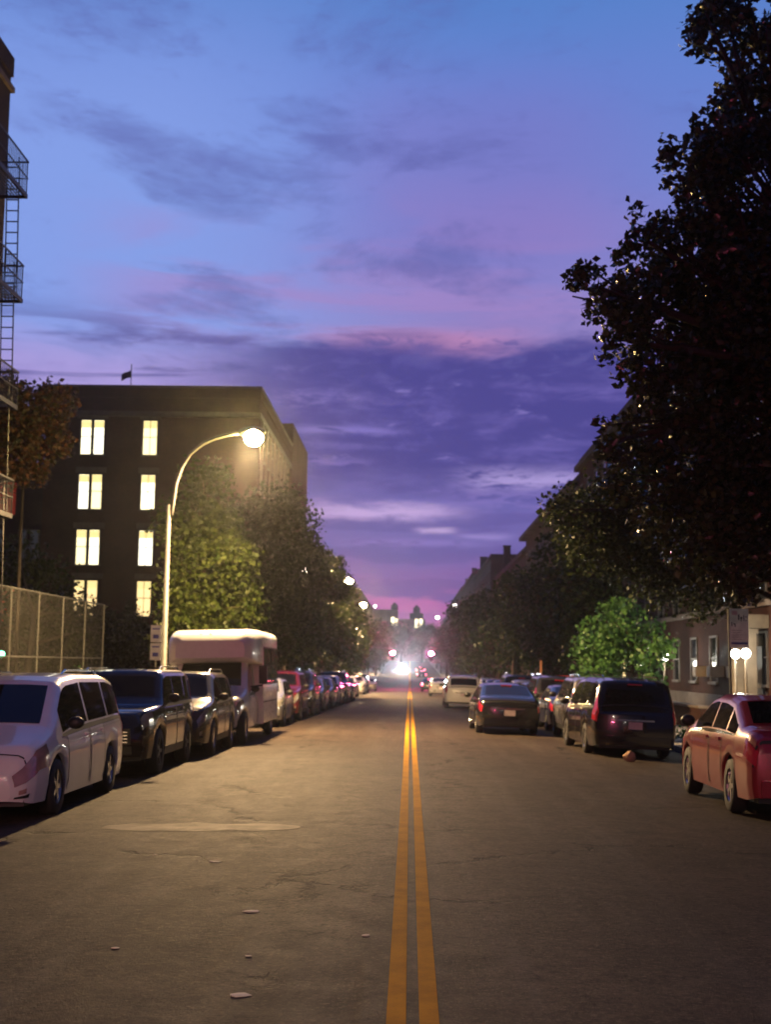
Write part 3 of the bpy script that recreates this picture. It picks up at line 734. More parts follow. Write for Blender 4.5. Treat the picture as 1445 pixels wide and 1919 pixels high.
for sx in (-2.4, -1.1):
    light('headlamp_light', 'SPOT', (sx, 327, zl(327)+.75), 26000, (.82, .92, 1.0), .15, 26, .6, (R(-88.6)+PI*0, 0, 0))

# ------------------------------------------------------------------ street lamps
LAMP_COL = (1.0, .63, .30)
def street_lamp(x, y, side, power, label, h=1.0, warm=LAMP_COL, lens=None):
    s = -side     # arm direction
    z0 = zl(y)-.02
    root = thing('street_lamp', label, 'street lamp', (x, y, z0), group='curved arm street lamps')
    obj('pole', MB().tube([(0,0,0), (0,0,.5), (0,0,.52), (0,0,6.35*h)], [.13, .12, .095, .06], 8), M_steel, root, smooth=True)
    arm = [(0,5.98),(.08,6.0),(.12,6.35),(.18,6.9),(.32,7.35),(.55,7.75),(.9,8.05),(1.3,8.23),(1.75,8.34),(2.05,8.37)]
    obj('arm', MB().tube([(s*a_, 0, b_*h+.05) for a_, b_ in arm], [.045]*2+[.05]*7+[.04], 8), M_steel, root, smooth=True)
    hd = MB(); prof = [(.03,-.42),(.09,-.36),(.16,-.1),(.17,.15),(.10,.34),(.02,.38)]
    hd.lathe(prof, 14, 'x', (s*2.32, 0, 8.40*h+.05)); me = hd.mesh('head', True)
    obj('lamp_head', me, M_steel, root)
    l = MB(); l.sphere((s*2.36, 0, 8.25*h+.05), .27, 16, 10, .9); obj('lens', l, lens or M_bulb, root, smooth=True)
    lo = light('lamp_light', 'SPOT', (x+s*2.36, y, z0+7.9*h), power, warm, .22, 172, .35)
    
    return root
LP = 20000
street_lamp(-6.9, 37.5, -1, LP, 'nearest street lamp with glowing head above the white bus')
street_lamp(-6.9, 97.2, -1, LP, 'upper of the two far street lamps clear of the trees')
street_lamp(-6.9, 128.5, -1, LP, 'far street lamp with curved arm, lower and right')
street_lamp(-6.9, 283, -1, LP, 'tiny distant street lamp above the left red signal')
street_lamp(6.9, -42, 1, LP*1.6, 'unseen street lamp far behind the viewer, placed to light the car fronts', warm=(1, .88, .74), lens=M_globe)  # unseen and overbright: set far back to light vehicle fronts, hardly the road
street_lamp(-6.9, -8, -1, LP*.17, 'left street lamp behind the viewer', warm=(1, .82, .58), lens=M_globe)
def small_lamp(x, y, h, label):
    z0 = zl(y)-.02; root = thing('post_lamp', label, 'street lamp', (x, y, z0), group='straight post lamps')
    obj('pole', MB().tube([(0,0,0), (0,0,h)], [.10, .06], 8), M_steel, root)
    obj('globe', MB().sphere((0,0,h+.12), .2, 12, 8), M_globe, root, smooth=True)
    light('post_light', 'POINT', (x, y-.4, z0+h+.1), 120, (1, .85, .6), .15)
small_lamp(-6.8, 85, 7.9, 'lamp glowing among the leaves of the left trees')
small_lamp(-6.8, 206, 5.9, 'straight post lamp at the far left corner')

# ------------------------------------------------------------------ traffic signals
def signal(x, y, label, pole_x):
    z0 = zr(x, y); root = thing('traffic_light', label, 'traffic light', (x, y, z0), group='red traffic signals')
    h = 4.55
    obj('pole', MB().tube([(pole_x-x, .3, 0), (pole_x-x, .3, 5.6)], [.12, .08], 8), M_steel, root)
    obj('mast_arm', MB().tube([(pole_x-x, .3, 5.4), ((pole_x-x)*.5, .3, 5.6), (0, .3, 5.55), (0, .3, 5.1)], .045, 6), M_steel, root)
    hs = obj('housing', MB().box(-.18, .18, -.12, .12, h-.62, h+.45), M_sig, root)
    for k, m_ in enumerate((M_red, M_black, M_black)):
        zc = h+.27-.34*k
        obj('lens', MB().lathe([(.002, -.20), (.25, -.16), (.26, -.121)], 14, 'y', (0, 0, zc)), m_, hs, smooth=True)
    return root
signal(-2.4, 186, 'left of the two red traffic lights over the far intersection', -7.2)
signal(2.95, 186, 'right of the two red traffic lights over the far intersection', 7.2)
# the crossing behind the viewer has the same signals; their red light falls on the parked fronts
sg = signal(-5.2, -9, 'red traffic light at the crossing behind the viewer', -7.2)
light('signal_spill', 'POINT', (-5.2, -6.5, 4.6), 1700, (1, .16, .30), .3)

# ------------------------------------------------------------------ buildings
def win_mesh(w_, h_, ax):   # frame proud of the wall; ax 'x': faces -Y, ax 'y': faces +/-X
    fr = MB(); t = .08
    def bx(u0, u1, z0, z1, d0, d1):
        if ax == 'x': fr.box(u0, u1, -d1, -d0, z0, z1)
        else: fr.box(d0, d1, u0, u1, z0, z1)
    bx(-w_/2-t, -w_/2, -h_/2, h_/2+t, -.02, .06); bx(w_/2, w_/2+t, -h_/2, h_/2+t, -.02, .06)
    bx(-w_/2, w_/2, h_/2, h_/2+t, -.02, .06); bx(-w_/2-t-.05, w_/2+t+.05, -h_/2-.1, -h_/2, -.02, .12)
    bx(-w_/2, w_/2, .02, .07, -.01, .045)
    pn = MB()
    if ax == 'x': pn.box(-w_/2, w_/2, -.012, .02, -h_/2, h_/2)
    else: pn.box(-.02, .012, -w_/2, w_/2, -h_/2, h_/2)
    return fr.mesh('window'), pn.mesh('pane')
WM = {}
def window(parent, x, y, z, w_, h_, ax, pane=None, flip=False, fm=None):
    k = (round(w_, 2), round(h_, 2), ax)
    if k not in WM: WM[k] = win_mesh(w_, h_, ax)
    f = obj('window', WM[k][0], fm or M_frame, parent, (x, y, z))
    if flip: f.rotation_euler = (0, 0, PI)
    obj('pane', WM[k][1], pane or M_pane, f); return f

# school
sch = thing('school_building', 'large brick school block with tall lit windows at left', 'building')
obj('wall', MB().box(-27.5, -11.5, 98, 124, -1.6, 21.4), M_brickS, sch)
obj('parapet', MB().box(-27.6, -11.4, 97.9, 124, 21.4, 22.15), M_brickS, sch)
obj('coping', MB().box(-27.7, -11.3, 97.8, 124.1, 22.15, 22.32), M_stone, sch)
obj('cornice_band', MB().box(-27.65, -11.35, 97.8, 124.0, 19.95, 20.35), M_stone, sch)
obj('stair_tower', MB().box(-20, -11.3, 124.05, 142, -2, 24.3), M_brickS, sch)
obj('roof_hatch', MB().box(-19.6, -18.6, 101, 102, 22.3, 22.7), M_brickS, sch)
rows_z = [18.35, 14.25, 10.1, 6.35]
wmx = {}
for r_, zc in enumerate(rows_z):
    for (xc, ww) in ((-24.42, .72), (-23.46, .72), (-19.62+.0, 1.0)):
        xx = xc-.02*r_
        f = window(sch, xx, 98, zc, ww, 2.55, 'x', [M_litw, M_litb, M_litc][(r_*2+int(-xc)) % 3] if r_ < 3 else M_lity)
        obj('blind', MB().box(-ww/2+.01, ww/2-.01, -.03, -.014, .72, 1.25), M_blind, f)
        obj('mullion', MB().box(-.02, .02, -.045, -.031, -1.27, 1.27), M_frame, f) if ww > .9 else None
    for (x0, x1) in ((-25.1, -22.8), (-20.4, -18.85)):
        obj('lintel', MB().box(x0, x1, 97.93, 98.0, zc+1.42, zc+1.85), M_stone, sch)
for r_, zc in enumerate(rows_z):
    for y in [101.5+3.1*k for k in range(7)]: window(sch, -11.5, y, zc, 1.2, 2.5, 'y')
for k in range(9): obj('pilaster', MB().box(-11.5, -11.32, 99.4+3.1*k, 99.9+3.1*k, -1, 19.94), M_stone, sch)
fp = thing('flagpole', 'flag drooping from a short pole on the school roof', 'flag', (-21.65, 100, 22.2))
obj('pole', MB().tube([(0,0,0), (0,0,2.2)], .035, 6), M_steel, fp)
fl = MB(); fv = []
for i in range(9):
    for j in range(4):
        u = i/8; fv.append((-.05-.72*u, .10*math.sin(u*7+j*.6), 1.75-.36*u-j*.19*(1-.15*u)))
fl.add(fv, [(i*4+j, i*4+j+1, (i+1)*4+j+1, (i+1)*4+j) for i in range(8) for j in range(3)])
obj('flag', fl, pmat('flag_cloth', (.10, .05, .12), .8), fp, smooth=True)
wing = thing('school_wing', 'lower dark wing left of the school block', 'building')
obj('wall', MB().box(-52, -27.55, 99, 118, -1.6, 16.3), M_brickD, wing)
obj('coping', MB().box(-52.1, -27.56, 98.9, 118.1, 16.3, 16.5), M_brickD, wing)
for zc in (10.3, 6.0):
    for xx in (-28.25, -29.15, -30.95, -31.9): window(wing, xx, 99, zc, .52, 2.2, 'x', M_dimw)

# nearest left apartment house with its fire escape
apt = thing('apartment_house', 'dark brick apartment house with fire escape at upper left', 'building')
obj('wall', MB().box(-22, -11.5, -14, 35.9, -.5, 18.2), M_brickD, apt)
obj('parapet', MB().box(-22, -11.44, -14, 35.95, 18.2, 18.75), M_brickD, apt)
obj('cornice', MB().box(-22, -11.40, -14, 36.0, 17.75, 17.9), M_stone, apt)
for zc in (2.2, 5.2, 8.2, 11.2, 14.2, 17.0-.3):
    for y in (20, 24, 28, 31.5): window(apt, -11.5, y, zc, 1.0, 1.6, 'y')
for zc in (14.32, 11.42, 8.5, 5.6):
    fe = MB(); x0, x1, y0, y1 = -11.5, -10.52, 29.0, 34.75
    for i in range(12): fe.box(x0+.02+i*.082, x0+.045+i*.082, y0, y1, zc-.02, zc+.02)
    for y in (y0, (y0+y1)/2, y1-.06): fe.box(x0, x1, y, y+.06, zc-.10, zc-.02)
    fe.box(x1-.04, x1, y0, y1, zc-.10, zc+.02)
    plat = obj('fire_escape_platform', fe, M_darkmetal, apt)
    rl = MB()
    rl.box(x1-.03, x1, y0, y1, zc+.9, zc+.94); rl.box(x0, x1, y1-.03, y1, zc+.9, zc+.94); rl.box(x0, x1, y1-.03, y1, zc+.45, zc+.47)
    rl.box(x1-.03, x1, y0, y1, zc+.45, zc+.47)
    for k in range(40):
        y = y0+.08+k*.142; rl.box(x1-.022, x1-.006, y, y+.016, zc, zc+.9)
    for k in range(7):
        x = x0+.1+k*.14; rl.box(x, x+.016, y1-.022, y1-.006, zc, zc+.9)
    obj('railing', rl, M_darkmetal, plat)
    ld = MB()
    for x in (-10.98, -10.66): ld.tube([(x, 34.62, zc-2.9), (x, 34.3, zc+.9)], .02, 5)
    for k in range(13):
        f = k/13; ld.box(-10.98, -10.66, 34.62-.32*f-.02, 34.62-.32*f+.02, zc-2.9+3.8*f, zc-2.9+3.8*f+.025)
    obj('ladder', ld, M_darkmetal, plat)

# chain-link fence beyond it
fn = thing('chain_link_fence', 'tall chain link fence along the left sidewalk', 'fence')
posts = [-11.5+0*i for i in range(1)]
for i, y in enumerate([36.3, 38.2, 41.1, 44.0, 47.0, 49.9]):
    z0 = zl(y)-.05; obj('post', MB().tube([(-11.5, y, z0), (-11.5, y, 3.9)], .034, 6), M_fence, fn)
for z in (3.88, 1.9, .15): obj('rail', MB().tube([(-11.5, 36.3, z), (-11.5, 49.9, z)], .028, 5), M_fence, fn)
wr = MB(); y0, y1, zb_, zt_ = 36.3, 49.9, .1, 3.86; s_ = .11; H_ = zt_-zb_
k = -int(H_/s_)
while y0+k*s_ < y1:
    for sg_ in (0, 1):
        ya = y0+k*s_; pa = (ya, zb_); pb = (ya+H_, zt_)
        if pb[0] > y0 and pa[0] < y1:
            t0 = max(0, (y0-ya)/H_); t1 = min(1, (y1-ya)/H_)
            q0 = (ya+H_*t0, zb_+H_*t0); q1 = (ya+H_*t1, zb_+H_*t1)
            if sg_: q0 = (q0[0], zt_+zb_-q0[1]); q1 = (q1[0], zt_+zb_-q1[1])
            wdt = .007; wr.add([(-11.5+.004*sg_, q0[0], q0[1]-wdt), (-11.5+.004*sg_, q0[0], q0[1]+wdt), (-11.5+.004*sg_, q1[0], q1[1]+wdt), (-11.5+.004*sg_, q1[0], q1[1]-wdt)], [(0,1,2,3)])
    k += 1
obj('chain_link_mesh', wr, M_fence, fn, kind='stuff')
for (px, py, w_, h_, lb) in ((6, 935, 1.1, 1.5, 'red banner glowing at the left edge above the fence'), (2, 1138, 1.1, 1.8, 'red banner behind the chain link fence')):
    p = at(px, py, 60); bn = MB(); vs = []
    for i in range(9):
        for j in range(2): vs.append((-w_/2+w_*i/8, .05*math.sin(i*.9), (j-.5)*h_ - (.12*math.sin(i*.45) if j == 0 else 0)))
    bn.add(vs, [(i*2, i*2+2, i*2+3, i*2+1) for i in range(8)])
    o = tag(obj('banner', bn, M_redcloth, None, p), lb, 'banner', 'red banners at the left edge')
    sm_ = o.modifiers.new('cloth', 'SOLIDIFY'); sm_.thickness = .02
p = at(2, 1226, 40)
o = tag(obj('exit_lamp', MB().sphere((0,0,0), .10, 12, 8), M_green, None, p), 'small green lamp at the left edge behind the fence', 'lamp')

# right side houses, street wall at x = 11.5
def house(name, label, y0, y1, H, mat, floors, z0=None, pitch=3.2, front_x=11.5, ww=1.1, cornice=.35, sgn=1, depth=12, lit=()):
    zb = zl(y0)-.6 if z0 is None else z0
    root = thing(name, label, 'building')
    xa, xb = sorted((sgn*front_x, sgn*(front_x+depth)))
    obj('wall', MB().box(xa, xb, y0+.02, y1-.02, zb-1.5, H-.6), mat, root)
    xc = sorted((sgn*(front_x-cornice), sgn*(front_x+depth)))
    obj('cornice', MB().box(xc[0], xc[1], y0+.01, y1-.01, H-.6, H-.25), M_brickD, root)
    obj('parapet', MB().box(xa, xb, y0+.02, y1-.02, H-.25, H+.25), mat, root)
    step = (H-1.2-(zl((y0+y1)/2)+1.0))/floors; n = int((y1-y0)/pitch); i = 0
    for f in range(floors):
        for k in range(n):
            y = y0+(k+.5)*(y1-y0)/n; zc = zl((y0+y1)/2)+1.0+step*(f+.5)
            window(root, sgn*front_x, y, zc, ww, 1.65, 'y', M_lity if (f, k) in lit else M_pane, flip=(sgn > 0)); i += 1
    return root
r1 = house('brick_apartment_house', 'red brick apartment house behind the right foreground tree', 28, 91.2, 15.75, M_brickR, 5, pitch=3.4, lit=((0, 12), (1, 15)))
house('cornice_apartment_house', 'dark row house with projecting cornice, second on the right', 91.3, 133.5, 14.85, M_brickD, 4, cornice=.7, lit=((0, 5),))
house('flat_roof_house', 'dark flat roofed house, third on the right', 134, 180, 13.6, M_brickD, 4)
house('tall_row_house', 'dark tall row house far down the right side', 192, 240, 17.6, M_brickD, 5, pitch=5)
house('far_row_house', 'distant dark row house at right, stepped roofline', 240.5, 300, 18.9, M_brickD, 5, pitch=7)
house('farthest_row_house', 'farthest dark house on the right of the street', 300.5, 430, 19.2, M_brickD, 4, pitch=10)
house('left_row_house', 'dark row house beyond the school on the left', 150, 178, 13.5, M_brickD, 4, sgn=-1, pitch=4.5)
house('far_left_row_house', 'distant dark row house on the left beyond the crossing', 198, 300, 15.0, M_brickD, 4, sgn=-1, pitch=7)
house('farthest_left_house', 'farthest dark house on the left of the street', 301, 400, 18.6, M_brickD, 4, sgn=-1, pitch=10)
# chimneys and water tanks standing on the roofs
def tank(x, y, z, s, label):
    t = thing('water_tank', label, 'water tank', (x, y, z), group='rooftop water tanks')
    obj('barrel', MB().lathe([(.002, 1.2*s), (1.1*s, 1.2*s), (1.1*s, 3.4*s), (.002, 4.5*s)], 12), M_tank, t)
    for a_ in range(4): obj('leg', MB().tube([(.8*s*math.cos(a_*PI/2+.8), .8*s*math.sin(a_*PI/2+.8), 0), (.8*s*math.cos(a_*PI/2+.8), .8*s*math.sin(a_*PI/2+.8), 1.25*s)], .08*s, 5), M_tank, t)
for (lb, (x, y, z, w_, h_)) in zip(('dark chimney above the cornice house on the right','tall thin chimney at the end of the flat roof, right side','squat chimney beside the tall thin one on the right roofs','dark chimney near the end of the tall row house','farthest chimney on the right roofline','slim chimney on the stepped far right roofline'), ((14, 112, 15, 1.0, 1.6), (12.6, 175, 13.8, .9, 3.6), (13.5, 168, 13.8, 1.6, 1.5), (12.6, 231, 17.8, 1.2, 2.6), (13, 300, 19, 1.4, 2.0), (12.4, 262, 19.1, .8, 1.6))):
    tag(obj('chimney', MB().box(x-w_/2, x+w_/2, y-w_/2, y+w_/2, z-.3, z+h_).box(x-w_/2-.08, x+w_/2+.08, y-w_/2-.08, y+w_/2+.08, z+h_, z+h_+.15), M_brickD), lb, 'chimney', 'roof chimneys on the right')

# building closing the view
end = thing('hill_building', 'pale building with lit windows closing the street end', 'building')
ye = 470; ze = zl(450)
def ep(px, py): return at(px, py, ye)
a_, b_ = ep(745, 1160), ep(797, 1205)
obj('wall', MB().box(a_.x, b_.x, ye, ye+18, ze-8, a_.z), M_pale, end)
a2, b2 = ep(690, 1141), ep(745, 1200)
obj('wing_wall', MB().box(a2.x, b2.x, ye+3, ye+20, ze-8, a2.z), M_pale, end)
for (px0, px1, py0, py1, m_) in ((733, 739, 1156, 1172, M_litw), (741, 747, 1159, 1184, M_litw), (778, 783, 1160, 1177, M_litw), (786, 792, 1160, 1175, M_litw), (701, 715, 1160, 1175, M_dimw)):
    p0, p1 = ep(px0, py0), ep(px1, py1); w_, h_ = p1.x-p0.x, p0.z-p1.z
    window(end, (p0.x+p1.x)/2, ye+(3 if px0 < 744 else 0), (p0.z+p1.z)/2, w_, h_, 'x', m_)
for k, (px, py) in enumerate(((739, 1148), (781, 1153))):
    p = ep(px, py); tank(p.x, ye+6, p.z-1.2, 1.15, ('left', 'right')[k]+' water tank on the pale building at the street end')
obj('bulkhead', MB().box(ep(768,1150).x, ep(794,1150).x, ye+4, ye+10, a_.z-.1, ep(768,1148).z), M_tank, end)
for (px, py, Y, s_, lb) in ((820, 1157, 430, .5, 'bright roof lamp right of the pale end building'), (853, 1135, 300, .35, 'pinkish roof lamp on the far right roofline'), (703, 1136, 465, .4, 'small lamp on the roof at the left street end')):
    p = at(px, py, Y); rl_ = thing('roof_lamp', lb, 'lamp', p, group='roof lamps in the distance')
    obj('globe', MB().sphere((0,0,0), s_, 10, 6), M_globe, rl_); obj('post', MB().box(-.05,.05,-.05,.05,-2.5,-s_*.8), M_tank, rl_)

# right entrance with twin globe lamps, facade details
ent = thing('entrance_portico', 'pale stone entrance with two pillars on the red brick house', 'portico')
for y in (43.3, 45.0):
    obj('pillar', MB().box(10.8, 11.1, y-.2, y+.2, -.2, 3.0).box(10.75, 11.15, y-.25, y+.25, 3.0, 3.16), M_stoneR, ent)
obj('entablature', MB().box(10.7, 11.48, 43.0, 45.3, 3.17, 3.6), M_stoneR, ent)
obj('door_recess', MB().box(11.4, 11.49, 43.6, 44.7, -.1, 2.6), M_black, ent)
def globe(x, y, h, label, r=.15, power=60):
    z0 = zl(y)-.02; t = thing('globe_lamp', label, 'lamp', (x, y, z0), group='globe lamps before the right houses')
    obj('post', MB().tube([(0,0,0), (0,0,h-r)], [.06, .04], 8), M_stoneR, t)
    obj('globe', MB().sphere((0,0,h), r, 12, 8), M_globe, t, smooth=True)
    light('globe_light', 'POINT', (x-.35, y-.25, z0+h), power, (1, .95, .82), .1)
globe(10.45, 41.9, 2.45, 'right globe of the twin lamps at the pale entrance', power=110)
globe(10.45, 43.2, 2.45, 'left globe of the twin lamps at the pale entrance', power=110)
globe(10.3, 54.4, 2.5, 'bright globe lamp at the edge of the young green tree', .19, 160)
globe(10.3, 59.2, 2.25, 'globe lamp shining low through the young tree', .17, 110)
globe(10.3, 78, 3.3, 'globe lamp left of the young green tree', .18, 130)
globe(10.3, 92.3, 3.2, 'small far globe lamp near an orange lit window', .12, 100)
obj('base_course', MB().box(11.3, 11.49, 28, 91, -.4, .9), M_stone, r1)
obj('string_course', MB().box(11.38, 11.49, 28, 91, 3.9, 4.1), M_stone, r1)
for k, y in enumerate((46.5, 49.6, 52.0)):
    ac_ = tag(obj('air_conditioner', MB().box(11.0, 11.5, y-.32, y+.32, 1.55, 1.95).box(10.98, 11.0, y-.28, y+.28, 1.6, 1.9), M_stoneR), ('nearest', 'middle', 'farthest')[k]+' window air conditioner on the red brick house', 'air conditioner', 'window air conditioners')
st = thing('stoop', 'low brick stoop wall beside the right sidewalk', 'wall')
obj('brick_wall', MB().box(9.6, 9.85, 44.6, 60, -.3, .55), M_brickR, st); obj('coping', MB().box(9.55, 9.9, 44.6, 60, .55, .63), M_stone, st)
bar = thing('board_barrier', 'red board barrier standing at the right kerb', 'barrier')
p = at(1050, 1278, 58)
for k in range(3): obj('board', MB().box(p.x-.75+.5*k, p.x-.28+.5*k, p.y, p.y+.04, p.z-.9, p.z+.28), M_redcloth, bar)
obj('post', MB().box(p.x-.86, p.x-.78, p.y-.02, p.y+.06, p.z-1.2, p.z+.9), pmat('orange_post', (.6, .25, .08), .6), bar)

# ------------------------------------------------------------------ signs
bs = thing('bus_stop_sign', 'white bus stop sign on a slim pole behind the red sedan', 'sign', (7.35, 30.3, zl(30)-.02))
obj('pole', MB().tube([(-.12, 0, 0), (-.16, 0, 3.25)], .03, 8), M_steel, bs)
pl = obj('sign_plate', MB().box(-.15, .27, -.035, -.015, 2.40, 3.27), M_signw, bs)
obj('blue_band', MB().box(-.12, .25, -.040, -.036, 2.47, 2.52), M_signb, pl)
obj('route_print', MB().box(-.10, .02, -.040, -.036, 3.13, 3.22), M_signp, pl)
pr = MB()
rs = random.Random(4)
for x, z, w_, h_ in ((.04,3.02,.03,.12),(.09,3.05,.05,.03),(.10,2.99,.02,.10),(.16,3.0,.02,.13),(.20,3.08,.04,.02),(.20,3.0,.04,.02),(-.11,2.88,.02,.09),(-.07,2.92,.05,.02),(-.04,2.86,.02,.07)):
    pr.box(x, x+w_, -.040, -.036, z, z+h_)
obj('black_print', pr, M_signk, pl)
pr2 = MB()
for k in range(5): pr2.box(-.11, .10+.1*rs.random(), -.039, -.036, 2.78-.05*k, 2.787-.05*k)
obj('small_print', pr2, M_signk, pl)
sg2 = thing('parking_sign', 'narrow white parking sign plates beside the nearest lamp pole', 'sign', (-7.12, 37.4, zl(37)-.02))
obj('post', MB().tube([(0,0,0), (0,0,3.0)], .025, 6), M_steel, sg2)
for k in range(2):
    pp = obj('sign_plate', MB().box(-.15, .15, -.045, -.03, 1.95+.5*k, 2.42+.5*k), M_signw, sg2)
    obj('print', MB().box(-.1, .1, -.049, -.046, 2.3+.5*k, 2.34+.5*k).box(-.08, .08, -.049, -.046, 2.05+.5*k, 2.16+.5*k), M_signb, pp)

# ------------------------------------------------------------------ trees
def leaf_mesh(name, pts, size, seed, aspect=.72):
    r = np.random.RandomState(seed); n = len(pts); pts = np.asarray(pts)
    d = r.normal(size=(n, 3)); d[:, 2] = d[:, 2]*.6-.35; d /= np.linalg.norm(d, axis=1)[:, None]
    q = r.normal(size=(n, 3)); u = np.cross(d, q); u /= np.linalg.norm(u, axis=1)[:, None]+1e-9
    nn = np.cross(d, u); s = size*(.65+.7*r.rand(n))[:, None]
    p0 = pts-d*s*.5; p2 = pts+d*s*.5
    p1 = pts+u*s*aspect*.5+nn*s*.10-d*s*.08; p3 = pts-u*s*aspect*.5+nn*s*.10-d*s*.08
    V = np.stack([p0, p1, p2, p3], 1).reshape(-1, 3)
    me = bpy.data.meshes.new(name); me.vertices.add(4*n); me.vertices.foreach_set('co', V.ravel())
    idx = np.arange(4*n).reshape(-1, 4); tri = np.concatenate([idx[:, [0, 1, 2]], idx[:, [0, 2, 3]]], 1).reshape(-1)
    me.loops.add(6*n); me.loops.foreach_set('vertex_index', tri)
    me.polygons.add(2*n); me.polygons.foreach_set('loop_start', np.arange(0, 6*n, 3)); me.polygons.foreach_set('loop_total', np.full(2*n, 3))
    me.update(calc_edges=True); me.validate(); return me
def crown_points(blobs, n, seed, clump=.5, shell=.55):
    """blobs: (centre, radii); leaves gathered in clumps through each blob's volume"""
    r = np.random.RandomState(seed); vol = np.array([max(rd[0]*rd[1]*rd[2], 1e-3)**.75 for c, rd in blobs]); vol /= vol.sum(); out = []
    for (c, rd), k in zip(blobs, (vol*n).astype(int)):
        nc = max(3, k//28); dd = r.normal(size=(nc, 3)); dd /= np.linalg.norm(dd, axis=1)[:, None]
        rr_ = shell+(1.05-shell)*r.rand(nc)**.7; cc = np.array(c)+dd*rr_[:, None]*np.array(rd)
        pick = r.randint(0, nc, k); out.append(cc[pick]+np.clip(r.normal(size=(k, 3)), -1.7, 1.7)*clump*(.3+.35*min(rd)))
    return np.concatenate(out)
def tree(name, label, base, blobs, n, leaf, mat, seed, trunk_r=.16, bark=None, group=None, clump=.5, cat='tree', trunk_top=None):
    root = thing(name, label, cat, base, group=group); bark = bark or M_bark
    r = random.Random(seed); B0 = Vector(base)
    bl = [(tuple(Vector(c)-B0), rd) for c, rd in blobs]
    zs_ = [c[2] for c, _ in bl]; cx = sum(c[0] for c, _ in bl)/len(bl); cy = sum(c[1] for c, _ in bl)/len(bl)
    zt = trunk_top or (min(zs_)+.35*(max(zs_)-min(zs_)))
    k = .25
    tp = [(0,0,0), (cx*.05, cy*.05, zt*.35), (cx*.15+r.uniform(-.1,.1), cy*.15, zt*.7), (cx*k, cy*k, zt)]
    obj('trunk', MB().tube(tp, [trunk_r*1.25, trunk_r, trunk_r*.85, trunk_r*.7], 9), bark, root, smooth=True)
    lm = MB()
    for c, rd in bl:
        c = Vector(c); s0 = Vector(tp[-1]) if c.z > zt*.9 else Vector(tp[2])
        mid = s0.lerp(c, .5)+Vector((r.uniform(-.2,.2), r.uniform(-.2,.2), .15*(c-s0).length*.6))
        lm.tube([s0, mid, c], [trunk_r*.5, trunk_r*.3, trunk_r*.12], 6)
        for _ in range(5):
            e = c+Vector((r.uniform(-1,1)*rd[0], r.uniform(-1,1)*rd[1], r.uniform(-.8,1)*rd[2]))*.85
            lm.tube([mid.lerp(c, r.random()), e], [trunk_r*.14, trunk_r*.05], 4)
    obj('limbs', lm, bark, root, smooth=True)
    pts = crown_points(bl, n, seed, clump)
    cr_ = obj('crown', leaf_mesh('crown', pts, leaf, seed), mat, root, kind='stuff')
    return root, pts
def pxblobs(lst, depth=1.3):
    out = []
    for (px, py, r_, Y) in lst:
        c = at(px, py, Y); rr_ = r_*Y/F_PX; out.append(((c.x, c.y, c.z), (rr_, rr_*depth, rr_)))
    return out
# the big tree at right
near = [(1400,30,95,22),(1335,50,55,21.5),(1440,140,90,22.5),(1420,210,85,22),(1375,270,80,21.5),(1290,300,60,21.5),(1390,360,110,22.5),(1320,400,60,21.5),
        (1210,450,55,21.3),(1290,480,90,22),(1400,500,120,23),(1110,535,42,20.8),(1170,560,65,21.3),(1250,600,95,22),(1370,640,130,23),(1180,640,48,21),
        (1200,700,45,21.5),(1290,740,90,22),(1420,780,130,23),(1240,800,60,22),(1160,825,50,21.5),(1320,860,100,22),(1210,900,80,22.5),(1400,940,120,22),(1290,980,80,23),(1380,1060,60,21.5),(1445,1090,60,21),(1320,1050,50,22.5),(1500,600,200,22),(1520,900,180,22)]
root, pts = tree('street_tree', 'huge dark street tree filling the right side of the picture', (8.7, 22.5, zl(22)-.02), pxblobs(near, 1.25), 46000, .14, M_leafnear, 11, .28, clump=.22, trunk_top=6.0)
lf = leaf_mesh('leaf', [(0, 0, 0)], .15, 5)
ppts = [q for q in pts.tolist() if q[1] < -.9]; random.shuffle(ppts); ppts = ppts[:290]
for q in ppts:
    o = obj('leaf', lf, M_leafnear, root, (q[0]-.03, q[1]-.05, q[2])); o.rotation_euler = (random.uniform(-1,1), random.uniform(-1,1), random.uniform(0,6))
tree('street_tree', 'broad tree with lit leaf edges, second on the right', (10.8, 34.6, zl(35)-.02),
     pxblobs([(1140,950,60,34),(1060,955,32,33),(1110,1000,60,34),(1210,940,70,35),(1170,1010,60,34),(1260,1010,80,35),(1230,1070,55,34),(1330,1090,60,35)]), 14000, .13, M_leafdark, 12, .2, clump=.4)
tree('young_tree', 'small bright green young tree above the black minivan', (7.7, 46, zl(46)-.02),
     pxblobs([(1150,1165,38,46),(1110,1200,35,46),(1200,1185,34,46),(1150,1235,42,46),(1225,1225,32,45),(1120,1250,40,46),(1250,1200,16,45),(1170,1135,16,46),(1215,1265,30,46)]), 3600, .17, M_leafyoung, 13, .07, clump=.35)
